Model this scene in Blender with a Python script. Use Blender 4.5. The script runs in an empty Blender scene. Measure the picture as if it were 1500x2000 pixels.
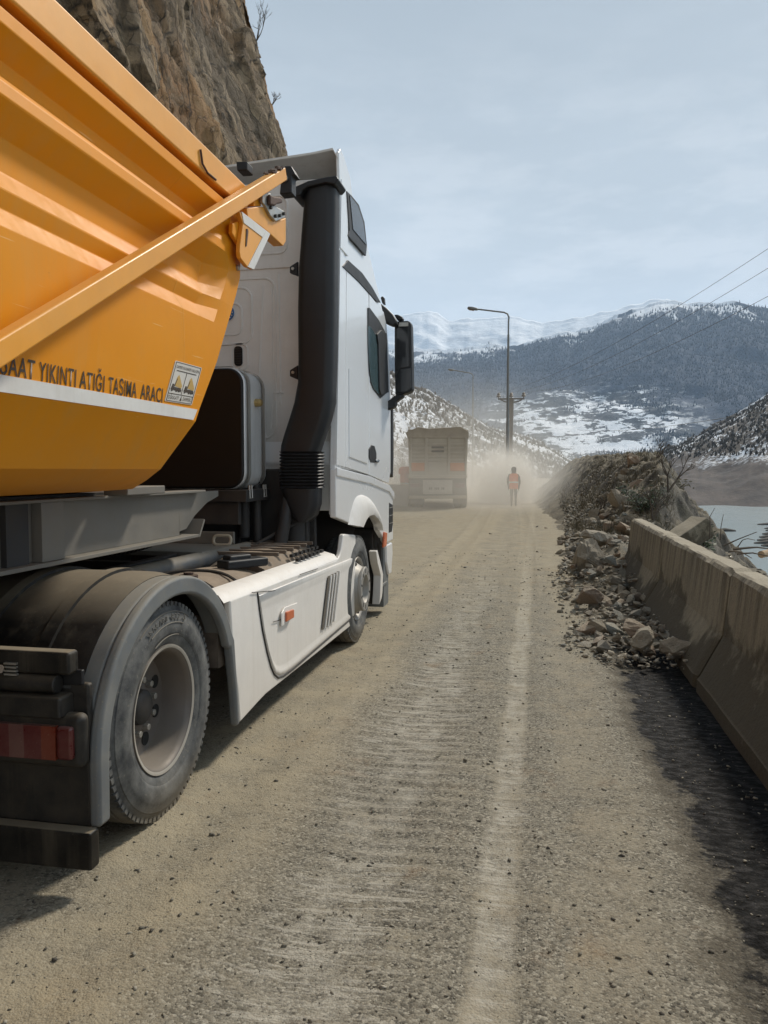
import bpy, bmesh, math, random
import numpy as np
from mathutils import Vector, Matrix
random.seed(11)
S = bpy.context.scene
R = math.radians

# ------------------------------------------------------------------ camera
cd = bpy.data.cameras.new('camera')
cam = bpy.data.objects.new('camera', cd)
S.collection.objects.link(cam)
cam.location = (0, 0, 1.65)
cam.rotation_euler = (R(90 - 3.129), 0, R(11.2201))
cd.sensor_fit = 'AUTO'
cd.sensor_width = 36.0
cd.lens = 27.0
cd.clip_start = 0.05
cd.clip_end = 60000
S.camera = cam
S.render.resolution_x, S.render.resolution_y = 768, 1024

# ------------------------------------------------------------------ light
SUN_EL, SUN_AZ = 44.0, 30.0          # azimuth measured from the road direction (+Y) towards +X
W = bpy.data.worlds.new('World')
S.world = W
W.use_nodes = True
wn, wl = W.node_tree.nodes, W.node_tree.links
wn.clear()
wo = wn.new('ShaderNodeOutputWorld')
bg = wn.new('ShaderNodeBackground')
sky = wn.new('ShaderNodeTexSky')
sky.sky_type = 'NISHITA'
sky.sun_disc = False
sky.sun_elevation = R(SUN_EL)
sky.sun_rotation = R(SUN_AZ)
sky.altitude = 900
sky.dust_density = 2.0
sky.air_density = 1.0
tc = wn.new('ShaderNodeTexCoord')
sep = wn.new('ShaderNodeSeparateXYZ')
wl.new(tc.outputs['Generated'], sep.inputs[0])
# thin high overcast: a pale veil, brighter towards the horizon, with soft streaks of cloud
ramp = wn.new('ShaderNodeValToRGB')
ramp.color_ramp.elements[0].position = 0.0
ramp.color_ramp.elements[0].color = (11.0, 11.3, 11.6, 1)
ramp.color_ramp.elements[1].position = 1.0
ramp.color_ramp.elements[1].color = (3.75, 4.45, 5.15, 1)
e = ramp.color_ramp.elements.new(0.30); e.color = (7.4, 8.1, 8.6, 1)
e = ramp.color_ramp.elements.new(0.6); e.color = (4.75, 5.5, 6.15, 1)
wl.new(sep.outputs['Z'], ramp.inputs[0])
mp = wn.new('ShaderNodeMapping'); mp.inputs['Scale'].default_value = (1.0, 1.0, 3.2)
wl.new(tc.outputs['Generated'], mp.inputs[0])
cn = wn.new('ShaderNodeTexNoise'); cn.inputs['Scale'].default_value = 3.0; cn.inputs['Detail'].default_value = 7; cn.inputs['Roughness'].default_value = .55
wl.new(mp.outputs[0], cn.inputs[0])
cr = wn.new('ShaderNodeMapRange'); cr.inputs[1].default_value = .35; cr.inputs[2].default_value = .72; cr.inputs[3].default_value = .95; cr.inputs[4].default_value = 1.07
wl.new(cn.outputs[0], cr.inputs[0])
# low cloud banks hugging the ridges
cn2 = wn.new('ShaderNodeTexNoise'); cn2.inputs['Scale'].default_value = 9.0; cn2.inputs['Detail'].default_value = 8; cn2.inputs['Roughness'].default_value = .6
wl.new(mp.outputs[0], cn2.inputs[0])
cr2 = wn.new('ShaderNodeMapRange'); cr2.inputs[1].default_value = .44; cr2.inputs[2].default_value = .62
wl.new(cn2.outputs[0], cr2.inputs[0])
lowm = wn.new('ShaderNodeMapRange'); lowm.inputs[1].default_value = .50; lowm.inputs[2].default_value = .20
wl.new(sep.outputs['Z'], lowm.inputs[0])
mul = wn.new('ShaderNodeMath'); mul.operation = 'MULTIPLY'
wl.new(cr2.outputs[0], mul.inputs[0]); wl.new(lowm.outputs[0], mul.inputs[1])
mul2 = wn.new('ShaderNodeMath'); mul2.operation = 'MULTIPLY'; mul2.inputs[1].default_value = .55
wl.new(mul.outputs[0], mul2.inputs[0])
veil = wn.new('ShaderNodeVectorMath'); veil.operation = 'SCALE'
wl.new(ramp.outputs[0], veil.inputs[0]); wl.new(cr.outputs[0], veil.inputs['Scale'])
low = wn.new('ShaderNodeMix'); low.data_type = 'RGBA'
wl.new(mul2.outputs[0], low.inputs[0]); wl.new(veil.outputs[0], low.inputs[6]); low.inputs[7].default_value = (11.0, 11.2, 11.4, 1)
mix = wn.new('ShaderNodeMix'); mix.data_type = 'RGBA'; mix.inputs[0].default_value = .93
wl.new(sky.outputs[0], mix.inputs[6]); wl.new(low.outputs[2], mix.inputs[7])
wl.new(mix.outputs[2], bg.inputs['Color'])
bg.inputs['Strength'].default_value = 0.085
wl.new(bg.outputs[0], wo.inputs[0])

sd = bpy.data.lights.new('sun', 'SUN')
sd.energy = 3.7
sd.angle = R(7)
sd.color = (1.0, .93, .82)
sun = bpy.data.objects.new('sun', sd)
S.collection.objects.link(sun)
dsun = Vector((math.sin(R(SUN_AZ)) * math.cos(R(SUN_EL)), math.cos(R(SUN_AZ)) * math.cos(R(SUN_EL)), math.sin(R(SUN_EL))))
sun.rotation_euler = dsun.to_track_quat('Z', 'Y').to_euler()

vs = S.view_settings
vs.view_transform = 'Standard'; vs.look = 'None'; vs.exposure = 0.06; vs.gamma = 1.0
S.cycles.volume_step_rate = 1.0
S.cycles.max_bounces = 8
S.cycles.volume_bounces = 2
S.cycles.use_denoising = True

# ------------------------------------------------------------------ helpers
def tag(o, label=None, cat=None, group=None, kind=None):
    if label: o['label'] = label
    if cat: o['category'] = cat
    if group: o['group'] = group
    if kind: o['kind'] = kind
    return o

def empty(name, loc, label, cat, group=None):
    o = bpy.data.objects.new(name, None)
    S.collection.objects.link(o)
    o.empty_display_size = .2
    o.location = loc
    return tag(o, label, cat, group)

def rootloc(o):
    while o.parent: o = o.parent
    return Vector(o.location)

def dup(o, parent=None):
    c = o.copy(); S.collection.objects.link(c); c.parent = parent
    for ch in [x for x in S.objects if x.parent is o]:
        dup(ch, c)
    return c

class MB:
    def __init__(s): s.v = []; s.f = []
    def add(s, v, f):
        n = len(s.v); s.v += [tuple(p) for p in v]; s.f += [tuple(i + n for i in q) for q in f]; return s
    def box(s, x0, x1, y0, y1, z0, z1):
        v = [(x0,y0,z0),(x1,y0,z0),(x1,y1,z0),(x0,y1,z0),(x0,y0,z1),(x1,y0,z1),(x1,y1,z1),(x0,y1,z1)]
        return s.add(v, [(0,3,2,1),(4,5,6,7),(0,1,5,4),(1,2,6,5),(2,3,7,6),(3,0,4,7)])
    def obox(s, c, ax, size):
        """box centred on c, ax = three unit axes, size = full lengths"""
        c = Vector(c); v = []
        for k in range(8):
            p = c.copy()
            for i in range(3): p += Vector(ax[i]) * size[i] * (.5 if k >> i & 1 else -.5)
            v.append(p)
        return s.add(v, [(0,2,3,1),(4,5,7,6),(0,1,5,4),(1,3,7,5),(3,2,6,7),(2,0,4,6)])
    def _prism(s, a, b):
        n = len(a)
        return s.add(a + b, [tuple(range(n)), tuple(range(2*n-1, n-1, -1))] + [(i, (i+1) % n, n + (i+1) % n, n + i) for i in range(n)])
    def px(s, poly, x0, x1): return s._prism([(x0,y,z) for y, z in poly], [(x1,y,z) for y, z in poly])
    def py(s, poly, y0, y1): return s._prism([(x,y0,z) for x, z in poly], [(x,y1,z) for x, z in poly])
    def pz(s, poly, z0, z1): return s._prism([(x,y,z0) for x, y in poly], [(x,y,z1) for x, y in poly])
    def loft(s, rings, caps=True, close=True):
        n = len(rings[0]); base = len(s.v)
        for r in rings: s.v += [tuple(p) for p in r]
        m = n if close else n - 1
        for k in range(len(rings) - 1):
            for i in range(m):
                j = (i + 1) % n
                s.f.append((base + k*n + i, base + k*n + j, base + (k+1)*n + j, base + (k+1)*n + i))
        if caps:
            s.f.append(tuple(base + i for i in range(n)))
            s.f.append(tuple(base + (len(rings)-1)*n + i for i in range(n-1, -1, -1)))
        return s
    def tube(s, pts, r, n=8, closed=False, caps=True):
        pts = [Vector(p) for p in pts]; rings = []
        rs = r if isinstance(r, (list, tuple)) else [r] * len(pts)
        N = len(pts); up = None
        for i, p in enumerate(pts):
            a = pts[(i-1) % N] if closed or i else p
            b = pts[(i+1) % N] if closed or i < N-1 else p
            t = (b - a).normalized()
            if up is None:
                up = Vector((0,0,1)) if abs(t.z) < .9 else Vector((1,0,0))
            u = (up - t * up.dot(t)).normalized(); up = u
            w = t.cross(u)
            rings.append([p + (u * math.cos(2*math.pi*k/n) + w * math.sin(2*math.pi*k/n)) * rs[i] for k in range(n)])
        if closed: rings.append(rings[0])
        return s.loft(rings, caps=caps and not closed)
    def lathe(s, prof, c, axis='X', n=48, sgn=1, closed=False):
        """prof: (along, radius)"""
        rings = []
        for k in range(n + 1):
            a = 2 * math.pi * k / n; ca, sa = math.cos(a), math.sin(a)
            if axis == 'X': rings.append([(c[0] + sgn*h, c[1] + r*ca, c[2] + r*sa) for h, r in prof])
            elif axis == 'Y': rings.append([(c[0] + r*ca, c[1] + sgn*h, c[2] + r*sa) for h, r in prof])
            else: rings.append([(c[0] + r*ca, c[1] + r*sa, c[2] + sgn*h) for h, r in prof])
        return s.loft(rings, caps=False, close=closed)
    def cyl(s, a, b, r, n=12, r2=None): return s.tube([a, b], [r, r if r2 is None else r2], n)
    def build(s, name, mat, parent=None, bevel=0, seg=2, ang=32, sharp=False, origin=None):
        me = bpy.data.meshes.new(name)
        o0 = rootloc(parent) if parent else Vector(origin or (0,0,0))
        me.from_pydata([(p[0]-o0.x, p[1]-o0.y, p[2]-o0.z) for p in s.v], [], s.f)
        bm = bmesh.new(); bm.from_mesh(me)
        bmesh.ops.remove_doubles(bm, verts=bm.verts, dist=1e-5)
        bmesh.ops.recalc_face_normals(bm, faces=bm.faces)
        for f in bm.faces: f.smooth = not sharp
        for e_ in bm.edges:
            if len(e_.link_faces) != 2 or e_.calc_face_angle(0) > R(ang): e_.smooth = False
        bm.to_mesh(me); bm.free()
        o = bpy.data.objects.new(name, me); S.collection.objects.link(o)
        if parent: o.parent = parent
        elif origin: o.location = origin
        if mat: me.materials.append(mat)
        if bevel:
            b = o.modifiers.new('bevel', 'BEVEL'); b.width = bevel; b.segments = seg; b.limit_method = 'ANGLE'; b.angle_limit = R(30)
            b.harden_normals = True
        return o

def ngrid(name, V, F, mat, smooth=True):
    me = bpy.data.meshes.new(name)
    me.vertices.add(len(V)); me.vertices.foreach_set('co', np.asarray(V, dtype=np.float32).ravel())
    F = np.asarray(F, dtype=np.int32); k = F.shape[1]
    me.loops.add(F.size); me.loops.foreach_set('vertex_index', F.ravel())
    me.polygons.add(len(F)); me.polygons.foreach_set('loop_start', np.arange(0, F.size, k, dtype=np.int32))
    me.update(calc_edges=True); me.validate()
    if smooth: me.polygons.foreach_set('use_smooth', np.ones(len(me.polygons), dtype=bool))
    o = bpy.data.objects.new(name, me); S.collection.objects.link(o)
    if mat: me.materials.append(mat)
    return o

def gridfaces(nr, nc):
    i = np.arange(nr - 1)[:, None] * nc + np.arange(nc - 1)[None, :]
    return np.stack([i, i + 1, i + nc + 1, i + nc], -1).reshape(-1, 4)

def perlin(x, y, seed=0):
    def h(ix, iy):
        n = (ix.astype(np.int64) * 374761393 + iy.astype(np.int64) * 668265263 + seed * 1442695041) & 0x7fffffff
        n = ((n ^ (n >> 13)) * 1274126177) & 0x7fffffff
        n = n ^ (n >> 16)
        a = (n % 65536) / 65536 * 2 * np.pi
        return np.cos(a), np.sin(a)
    x0, y0 = np.floor(x), np.floor(y); fx, fy = x - x0, y - y0
    def d(ix, iy, dx, dy):
        gx, gy = h(ix, iy); return gx * dx + gy * dy
    u, v = fx*fx*fx*(fx*(fx*6-15)+10), fy*fy*fy*(fy*(fy*6-15)+10)
    a = d(x0, y0, fx, fy); b = d(x0+1, y0, fx-1, fy); c = d(x0, y0+1, fx, fy-1); e_ = d(x0+1, y0+1, fx-1, fy-1)
    return (a*(1-u) + b*u)*(1-v) + (c*(1-u) + e_*u)*v

def fbm(x, y, oct=5, seed=0, rough=.5, lac=2.03):
    x, y = np.asarray(x, float), np.asarray(y, float)
    t = 0; a = 1
    for o in range(oct):
        t = t + a * perlin(x, y, seed + o * 17); a *= rough; x = x * lac + 3.1; y = y * lac - 1.7
    return t

def ridged(x, y, oct=5, seed=0, rough=.5):
    x, y = np.asarray(x, float), np.asarray(y, float)
    t = 0; a = 1
    for o in range(oct):
        t = t + a * (1 - 2*np.abs(perlin(x, y, seed + o*17))); a *= rough; x = x*2.07 + 5.2; y = y*2.07 - 2.2
    return t

def sm(t):
    t = np.clip(t, 0, 1); return t*t*(3-2*t)

# ------------------------------------------------------------------ materials
class NT:
    """small node-graph helper"""
    def __init__(s, name):
        s.m = bpy.data.materials.new(name); s.m.use_nodes = True
        s.n, s.l = s.m.node_tree.nodes, s.m.node_tree.links
        s.bsdf = s.n['Principled BSDF']; s.out = s.n['Material Output']
        s.co = s.n.new('ShaderNodeTexCoord').outputs['Object']
    def link(s, a, b): s.l.new(a, b)
    def _set(s, sock, v):
        if v is None: return
        if hasattr(v, 'is_linked'): s.l.new(v, sock)
        else: sock.default_value = v
    def mapping(s, scale=(1,1,1), src=None, rot=(0,0,0), loc=(0,0,0)):
        m = s.n.new('ShaderNodeMapping'); m.inputs['Scale'].default_value = scale; m.inputs['Rotation'].default_value = rot; m.inputs['Location'].default_value = loc
        s.l.new(src or s.co, m.inputs[0]); return m.outputs[0]
    def noise(s, scale, detail=4, rough=.55, src=None, dist=0):
        t = s.n.new('ShaderNodeTexNoise'); t.inputs['Scale'].default_value = scale; t.inputs['Detail'].default_value = detail
        t.inputs['Roughness'].default_value = rough; t.inputs['Distortion'].default_value = dist
        s.l.new(src or s.co, t.inputs[0]); return t.outputs[0]
    def voro(s, scale, src=None, feature='F1', out='Distance', rnd=1.0):
        t = s.n.new('ShaderNodeTexVoronoi'); t.feature = feature; t.inputs['Scale'].default_value = scale; t.inputs['Randomness'].default_value = rnd
        s.l.new(src or s.co, t.inputs[0]); return t.outputs[out]
    def rng(s, v, a, b, c=0., d=1., smooth=False):
        t = s.n.new('ShaderNodeMapRange'); t.inputs[1].default_value = a; t.inputs[2].default_value = b; t.inputs[3].default_value = c; t.inputs[4].default_value = d
        if smooth: t.interpolation_type = 'SMOOTHSTEP'
        s._set(t.inputs[0], v); return t.outputs[0]
    def math(s, op, a, b=None):
        t = s.n.new('ShaderNodeMath'); t.operation = op; s._set(t.inputs[0], a); s._set(t.inputs[1], b); return t.outputs[0]
    def mix(s, f, a, b, blend='MIX'):
        t = s.n.new('ShaderNodeMix'); t.data_type = 'RGBA'; t.blend_type = blend
        c4 = lambda c: c if hasattr(c, 'is_linked') else (tuple(c) + (1,))[:4]
        s._set(t.inputs[0], f); s._set(t.inputs[6], c4(a)); s._set(t.inputs[7], c4(b)); return t.outputs[2]
    def ramp(s, f, stops):
        t = s.n.new('ShaderNodeValToRGB'); cr_ = t.color_ramp
        while len(cr_.elements) < len(stops): cr_.elements.new(.5)
        for e_, (p, c) in zip(cr_.elements, stops): e_.position = p; e_.color = tuple(c) + (1,)
        s._set(t.inputs[0], f); return t.outputs[0]
    def sep(s, src=None):
        t = s.n.new('ShaderNodeSeparateXYZ'); s.l.new(src or s.co, t.inputs[0]); return t.outputs
    def normal(s):
        t = s.n.new('ShaderNodeNewGeometry'); return s.sep(t.outputs['Normal'])
    def pos(s):
        return s.n.new('ShaderNodeNewGeometry').outputs['Position']
    def bump(s, h, strength=.5, dist=.01, prev=None):
        t = s.n.new('ShaderNodeBump'); t.inputs['Strength'].default_value = strength; t.inputs['Distance'].default_value = dist
        s.l.new(h, t.inputs['Height'])
        if prev is not None: s.l.new(prev, t.inputs['Normal'])
        return t.outputs[0]
    def done(s, color=None, rough=None, metal=None, normal=None, coat=None, spec=None):
        b = s.bsdf.inputs
        if color is not None: s._set(b['Base Color'], color if hasattr(color, 'is_linked') else tuple(color) + (1,))
        s._set(b['Roughness'], rough); s._set(b['Metallic'], metal); s._set(b['Normal'], normal)
        s._set(b['Coat Weight'], coat); s._set(b['Specular IOR Level'], spec)
        if coat: b['Coat Roughness'].default_value = .06
        return s.m

DUST = (.34, .28, .19)
def paint(name, col, rough=.4, metal=0., coat=0., dust=.35, dustcol=DUST, var=.12, vs_=3.0, bump=0., bs=40, speck=.0, lowz=None, spec=.5, streak=0., upr=(.25, .98), pw=.55):
    """a used surface: colour variation, dust lying on upward faces and in patches, fine roughness changes"""
    t = NT(name)
    n1 = t.noise(vs_, 6, .6)
    f1 = t.rng(n1, .3, .7, 1 - var, 1 + var)
    vm = t.n.new('ShaderNodeVectorMath'); vm.operation = 'SCALE'; vm.inputs[0].default_value = col; t.link(f1, vm.inputs['Scale'])
    c = vm.outputs[0]
    nz = t.normal()[2]
    up = t.rng(nz, upr[0], upr[1], .0, 1.0)
    n2 = t.noise(7.0, 8, .68)
    patch = t.rng(n2, .40, .72, 0, 1)
    f = t.math('ADD', t.math('MULTIPLY', up, .85), t.math('MULTIPLY', patch, pw))
    if lowz:
        z = t.sep(t.pos())[2]
        f = t.math('ADD', f, t.rng(t.math('ADD', z, t.rng(n2, .3, .7, -.25, .25)), lowz[1], lowz[0], 0, lowz[2]))
    f = t.math('MULTIPLY', f, dust)
    if streak:
        sn = t.noise(1.0, 5, .6, src=t.mapping((14, 14, .7)))
        f = t.math('ADD', f, t.math('MULTIPLY', t.rng(sn, .52, .75), streak))
    if speck:
        sp = t.noise(90, 2, .5); f = t.math('ADD', f, t.math('MULTIPLY', t.rng(sp, .66, .72), speck))
    f = t.math('MINIMUM', f, .95)
    c = t.mix(f, c, dustcol)
    r = t.math('ADD', t.rng(n2, .3, .7, rough - .06, rough + .08), t.math('MULTIPLY', f, .5))
    r = t.math('MINIMUM', r, .95)
    nrm = None
    if bump: nrm = t.bump(t.noise(bs, 4, .6), bump, .004)
    if coat:
        cw = t.math('MULTIPLY', t.math('SUBTRACT', 1.0, f), coat)
        m = t.done(c, r, metal, nrm, cw, spec); t.bsdf.inputs['Coat Roughness'].default_value = .16
        return m
    return t.done(c, r, metal, nrm, None, spec)

M = {}
def tub_paint():
    # orange yellow enamel with road film, runs from the rail, fine scratches and stone chips
    t = NT('orange_tipper_enamel')
    n = t.noise(1.4, 5, .6); n2 = t.noise(8, 7, .7)
    c = t.mix(n, (.70,.245,.002), (.81,.305,.003))
    run = t.noise(1.0, 6, .7, src=t.mapping((6, 9, .55)))
    film = t.math('MULTIPLY', t.rng(run, .50, .74), .18)
    film = t.math('ADD', film, t.math('MULTIPLY', t.rng(t.normal()[2], .2, .9), .06))
    film = t.math('ADD', film, t.math('MULTIPLY', t.rng(n2, .52, .74), .12))
    z = t.sep(t.pos())[2]
    film = t.math('ADD', film, t.rng(t.math('ADD', z, t.rng(n2, .3, .7, -.12, .12)), 1.80, 1.54, 0, .20))
    c = t.mix(film, c, (.52,.33,.12))
    sc_ = t.noise(1.0, 3, .5, src=t.mapping((30, 2.2, 60), rot=(.5,0,0))); scm = t.math('MULTIPLY', t.rng(sc_, .715, .735), t.rng(n, .45, .6))
    c = t.mix(t.math('MULTIPLY', scm, .5), c, (.88,.62,.30))
    chip = t.voro(26); ch = t.math('MULTIPLY', t.rng(chip, .075, .045), t.rng(n2, .60, .66))
    c = t.mix(t.math('MULTIPLY', ch, .8), c, (.10,.045,.02))
    r = t.math('ADD', t.rng(n2, .3, .7, .46, .56), t.math('MULTIPLY', film, .5))
    y_ = t.sep()[1]; seam = t.math('ABSOLUTE', t.math('SUBTRACT', t.math('FRACT', t.math('MULTIPLY', y_, .72)), .5)); sm_ = t.rng(seam, .006, .0015)
    c = t.mix(t.math('MULTIPLY', sm_, t.rng(n2, .40, .6, 0, .18)), c, (.45,.20,.02))
    dent = t.math('ADD', t.noise(1.1, 2, .4), t.math('MULTIPLY', sm_, .12))
    return t.done(c, r, 0, t.bump(dent, .25, .03, t.bump(n2, .03, .004)), 0.0, .22)
M['yellow'] = tub_paint()
M['yellow_edge'] = paint('yellow_paint_worn', (.80, .335, .025), .45, coat=.15, dust=.2, var=.08, dustcol=(.60,.42,.20), speck=.12, bump=.08)
def clean_white():
    t = NT('white_cab_paint'); z = t.sep(t.pos())[2]; n = t.noise(1.3, 4, .55)
    f = t.math('MULTIPLY', t.rng(t.math('ADD', z, t.rng(n, .3, .7, -.2, .2)), 1.75, 1.05), .35)
    m = t.done(t.mix(f, (.86,.875,.885), (.58,.52,.44)), t.math('ADD', .22, t.math('MULTIPLY', f, .6)), 0, None, .6)
    t.bsdf.inputs['Coat Roughness'].default_value = .05
    return m
M['white_cab'] = clean_white()
M['white_dusty'] = paint('dusty_white_paint', (.82, .79, .745), .4, coat=.2, dust=.30, var=.05, vs_=5, dustcol=(.50,.43,.34), speck=.1, lowz=(.15, .75, .9), streak=.15, bump=.03)
M['grey_cab'] = paint('cab_back_paint', (.70, .69, .66), .5, dust=.3, var=.04, dustcol=(.45,.42,.37), streak=.3)
M['black_plastic'] = paint('black_plastic', (.009, .0095, .011), .5, dust=.03, dustcol=(.12,.10,.08), var=.2, bump=.06, bs=60)
M['black_dusty'] = paint('dusty_black_plastic', (.012, .0115, .011), .5, dust=.38, dustcol=(.17,.135,.09), var=.2, speck=.15, bump=.08, bs=50, streak=.2)
M['fender_top'] = paint('dusty_fender_plastic', (.0085, .008, .0075), .5, spec=.3, dust=.85, upr=(.78, 1.02), pw=.10, dustcol=(.30,.25,.175), var=.2, speck=.1, bump=.1, bs=40, streak=.15)
M['grey_plastic'] = paint('grey_fender_plastic', (.135, .145, .15), .55, dust=.62, dustcol=(.29,.26,.20), var=.15, speck=.5, bump=.06)
M['chassis'] = paint('chassis_steel', (.020, .020, .021), .6, dust=.45, dustcol=(.13,.105,.075), var=.3, bump=.1)
M['beam'] = paint('trailer_beam_steel', (.16, .15, .13), .55, dust=.45, dustcol=(.24,.21,.16), var=.1, vs_=2, bump=.05)
M['brown_cover'] = paint('dusty_brown_cover', (.085, .068, .055), .6, dust=.8, dustcol=(.30,.235,.17), var=.1, bump=.06, speck=.1)
M['alu'] = paint('tank_aluminium', (.66, .67, .67), .4, metal=.35, dust=.15, var=.08, streak=.25, dustcol=(.28,.25,.2))
M['tank_black'] = paint('tank_black', (.006, .006, .0062), .5, spec=.3, dust=.04, dustcol=(.09,.075,.055), var=.2)
M['steel'] = paint('bare_steel', (.42, .41, .38), .42, metal=.7, dust=.3, var=.15, bump=.1)
M['rust'] = paint('rusty_steel', (.07, .035, .025), .7, metal=.2, dust=.2, var=.3, bump=.2)
M['rim'] = paint('rim_steel', (.15, .132, .118), .48, metal=.35, dust=.5, dustcol=(.23,.195,.15), var=.12, bump=.08, speck=.15)
M['rim_front'] = paint('front_rim_steel', (.33, .32, .30), .42, metal=.3, dust=.4, dustcol=(.36,.31,.24), var=.1, bump=.05)
M['hole'] = paint('dark_opening', (.008, .008, .008), .8, dust=.05, var=.1)
M['glass_dark'] = paint('dark_glass', (.01, .011, .013), .08, dust=.03, var=.02, spec=.6)
M['glass'] = paint('cab_window_glass', (.05, .10, .11), .05, dust=.02, var=.02, spec=.9, coat=.6)
M['mirror_glass'] = paint('mirror_glass', (.02, .022, .025), .06, dust=.05, var=.02, spec=.5)  # dark base colour stands in for the dark surroundings the mirror reflects
M['orange_lamp'] = paint('orange_lens', (.62, .13, .035), .3, dust=.3, var=.1, coat=.3)
M['red_lens'] = paint('red_lens', (.085, .008, .009), .3, dust=.3, var=.15, coat=.5, speck=.2, dustcol=(.36,.26,.22))
M['clear_lens'] = paint('clear_lens', (.13, .055, .05), .3, dust=.25, var=.15, coat=.5, speck=.2)
M['amber_lens'] = paint('amber_lens', (.15, .022, .010), .3, dust=.25, var=.15, coat=.5, speck=.2)
M['tape'] = paint('white_reflective_tape', (.70, .68, .64), .45, dust=.18, var=.06, vs_=9, streak=.2, dustcol=(.4,.36,.3))
M['letter'] = paint('dark_lettering', (.055, .035, .02), .5, dust=.12, var=.2)
M['sticker'] = paint('sticker_white', (.66, .62, .56), .5, dust=.2, var=.05)
M['blue'] = paint('emblem_blue', (.03, .12, .30), .45, dust=.1)
M['emblem_yellow'] = paint('emblem_yellow', (.55, .45, .04), .45, dust=.1)

def tyre_mat():
    t = NT('dusty_tyre_rubber')
    n = t.noise(9, 8, .7); n2 = t.noise(55, 4, .6)
    z = t.sep(t.pos())[2]
    f = t.rng(n, .34, .64, .10, 1.0)
    c = t.mix(f, (.022, .025, .029), (.150, .150, .142))
    c = t.mix(t.rng(n2, .62, .72, 0, .5), c, (.30, .27, .20))
    c = t.mix(t.rng(z, .22, -.02, 0, .65), c, (.22, .18, .12))
    return t.done(c, t.rng(n, .3, .7, .7, .9), 0, t.bump(n2, .25, .004))
M['tyre'] = tyre_mat()
def tread_mat():
    t = NT('muddy_tread_rubber')
    n = t.noise(22, 8, .75); n2 = t.noise(60, 4, .6)
    c = t.mix(t.rng(n, .38, .6), (.028, .027, .026), (.15, .125, .085))
    return t.done(c, .9, 0, t.bump(n2, .6, .01))
M['tread'] = tread_mat()

# ------------------------------------------------------------------ tractor unit
def arc(cx, cy, rx, ry, a0, a1, n):
    return [(cx + rx*math.cos(R(a0 + (a1-a0)*i/n)), cy + ry*math.sin(R(a0 + (a1-a0)*i/n))) for i in range(n + 1)]

def rrect(x0, x1, z0, z1, r, n=5):
    return (arc(x1-r, z0+r, r, r, -90, 0, n) + arc(x1-r, z1-r, r, r, 0, 90, n) + arc(x0+r, z1-r, r, r, 90, 180, n) + arc(x0+r, z0+r, r, r, 180, 270, n))

XS = -1.66           # right flank of the tractor
XL = -4.14           # left flank
tr = empty('tractor_unit', (-2.9, 5.2, 0), 'near white tractor unit with a black air intake duct and deep dished rear wheel', 'truck')

# --- cab: upper body
prof = [(6.36,1.66),(6.52,4.16),(6.68,4.19),(6.9,4.15),(7.15,4.10),(7.4,4.02),(7.65,3.90),(7.9,3.75),(8.15,3.60),(8.38,3.44),(8.5,3.30),(8.6,3.08),(8.68,2.80),(8.74,2.45),(8.76,1.62),(8.62,1.50),(7.6,1.60)]
m = MB(); m.px(prof, XL + .02, XS - .012)
m.build('cab', M['white_cab'], tr, bevel=.07, seg=4)
# cab back wall skin (recessed behind the side fins)
m = MB(); m.box(XL + .06, XS - .05, 6.375, 6.42, 1.30, 4.10)
back = m.build('back_wall', M['grey_cab'], tr, bevel=.012)
BY = 6.376
def bk(x, z): return x*1.0225, 1.65 + (z-1.65)*1.0225
def ridge_rect(x0, x1, z0, z1, r, w=.011, y=6.236):
    pts = [(bk(x, z)[0], BY, bk(x, z)[1]) for x, z in rrect(x0, x1, z0, z1, r)]
    return MB().tube(pts, w, 6, closed=True)
m = MB()
for (a, b_, c, d, r) in ((-3.5,-2.17,1.92,3.26,.10), (-3.35,-2.38,2.72,3.19,.09), (-3.25,-2.47,2.80,3.06,.06), (-3.4,-2.06,3.46,3.93,.07), (-2.56,-2.42,2.50,2.72,.05)):
    q = ridge_rect(a, b_, c, d, r); m.add(q.v, q.f)
for (xa, za, xb, zb) in ((-2.28,3.2,-2.34,2.0), (-2.20,3.2,-2.20,2.55), (-2.14,3.3,-2.13,2.2), (-2.10,2.30,-2.19,2.30), (-2.19,2.30,-2.22,2.0), (-2.33,2.15,-2.26,1.92)):
    m.tube([(bk(xa,za)[0],BY,bk(xa,za)[1]),(bk(xb,zb)[0],BY,bk(xb,zb)[1])], .010, 6)
m.box(XL + .08, XS - .06, 6.362, 6.376, 3.375, 3.415)
m.build('pressed_rib', M['grey_cab'], back)
m = MB()
m.py([bk(*p) for p in rrect(-2.535,-2.463,2.535,2.70,.03)], 6.362, 6.376)
v = m.build('vent', M['hole'], back)
m = MB()
for k in range(7): m.box(bk(-2.528,0)[0],bk(-2.470,0)[0],6.354,6.364,bk(0,2.55+.021*k)[1],bk(0,2.562+.021*k)[1])
m.build('vent_slat', M['black_plastic'], back)
# round emblem on the back wall
cx, cz = bk(-2.60, 2.985)
m = MB(); m.py(arc(cx, cz, .068, .068, 0, 345, 23), 6.356, 6.376); em = m.build('emblem', M['blue'], back)
m = MB(); m.py(arc(cx, cz, .046, .046, 0, 345, 23), 6.352, 6.3562); m.build('emblem_disc', M['emblem_yellow'], em)
m = MB()
for k in range(14):
    a = R(k*360/14); m.py(arc(cx + .057*math.cos(a), cz + .057*math.sin(a), .005, .005, 0, 300, 5), 6.353, 6.3562)
m.build('emblem_mark', M['sticker'], em)

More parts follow.
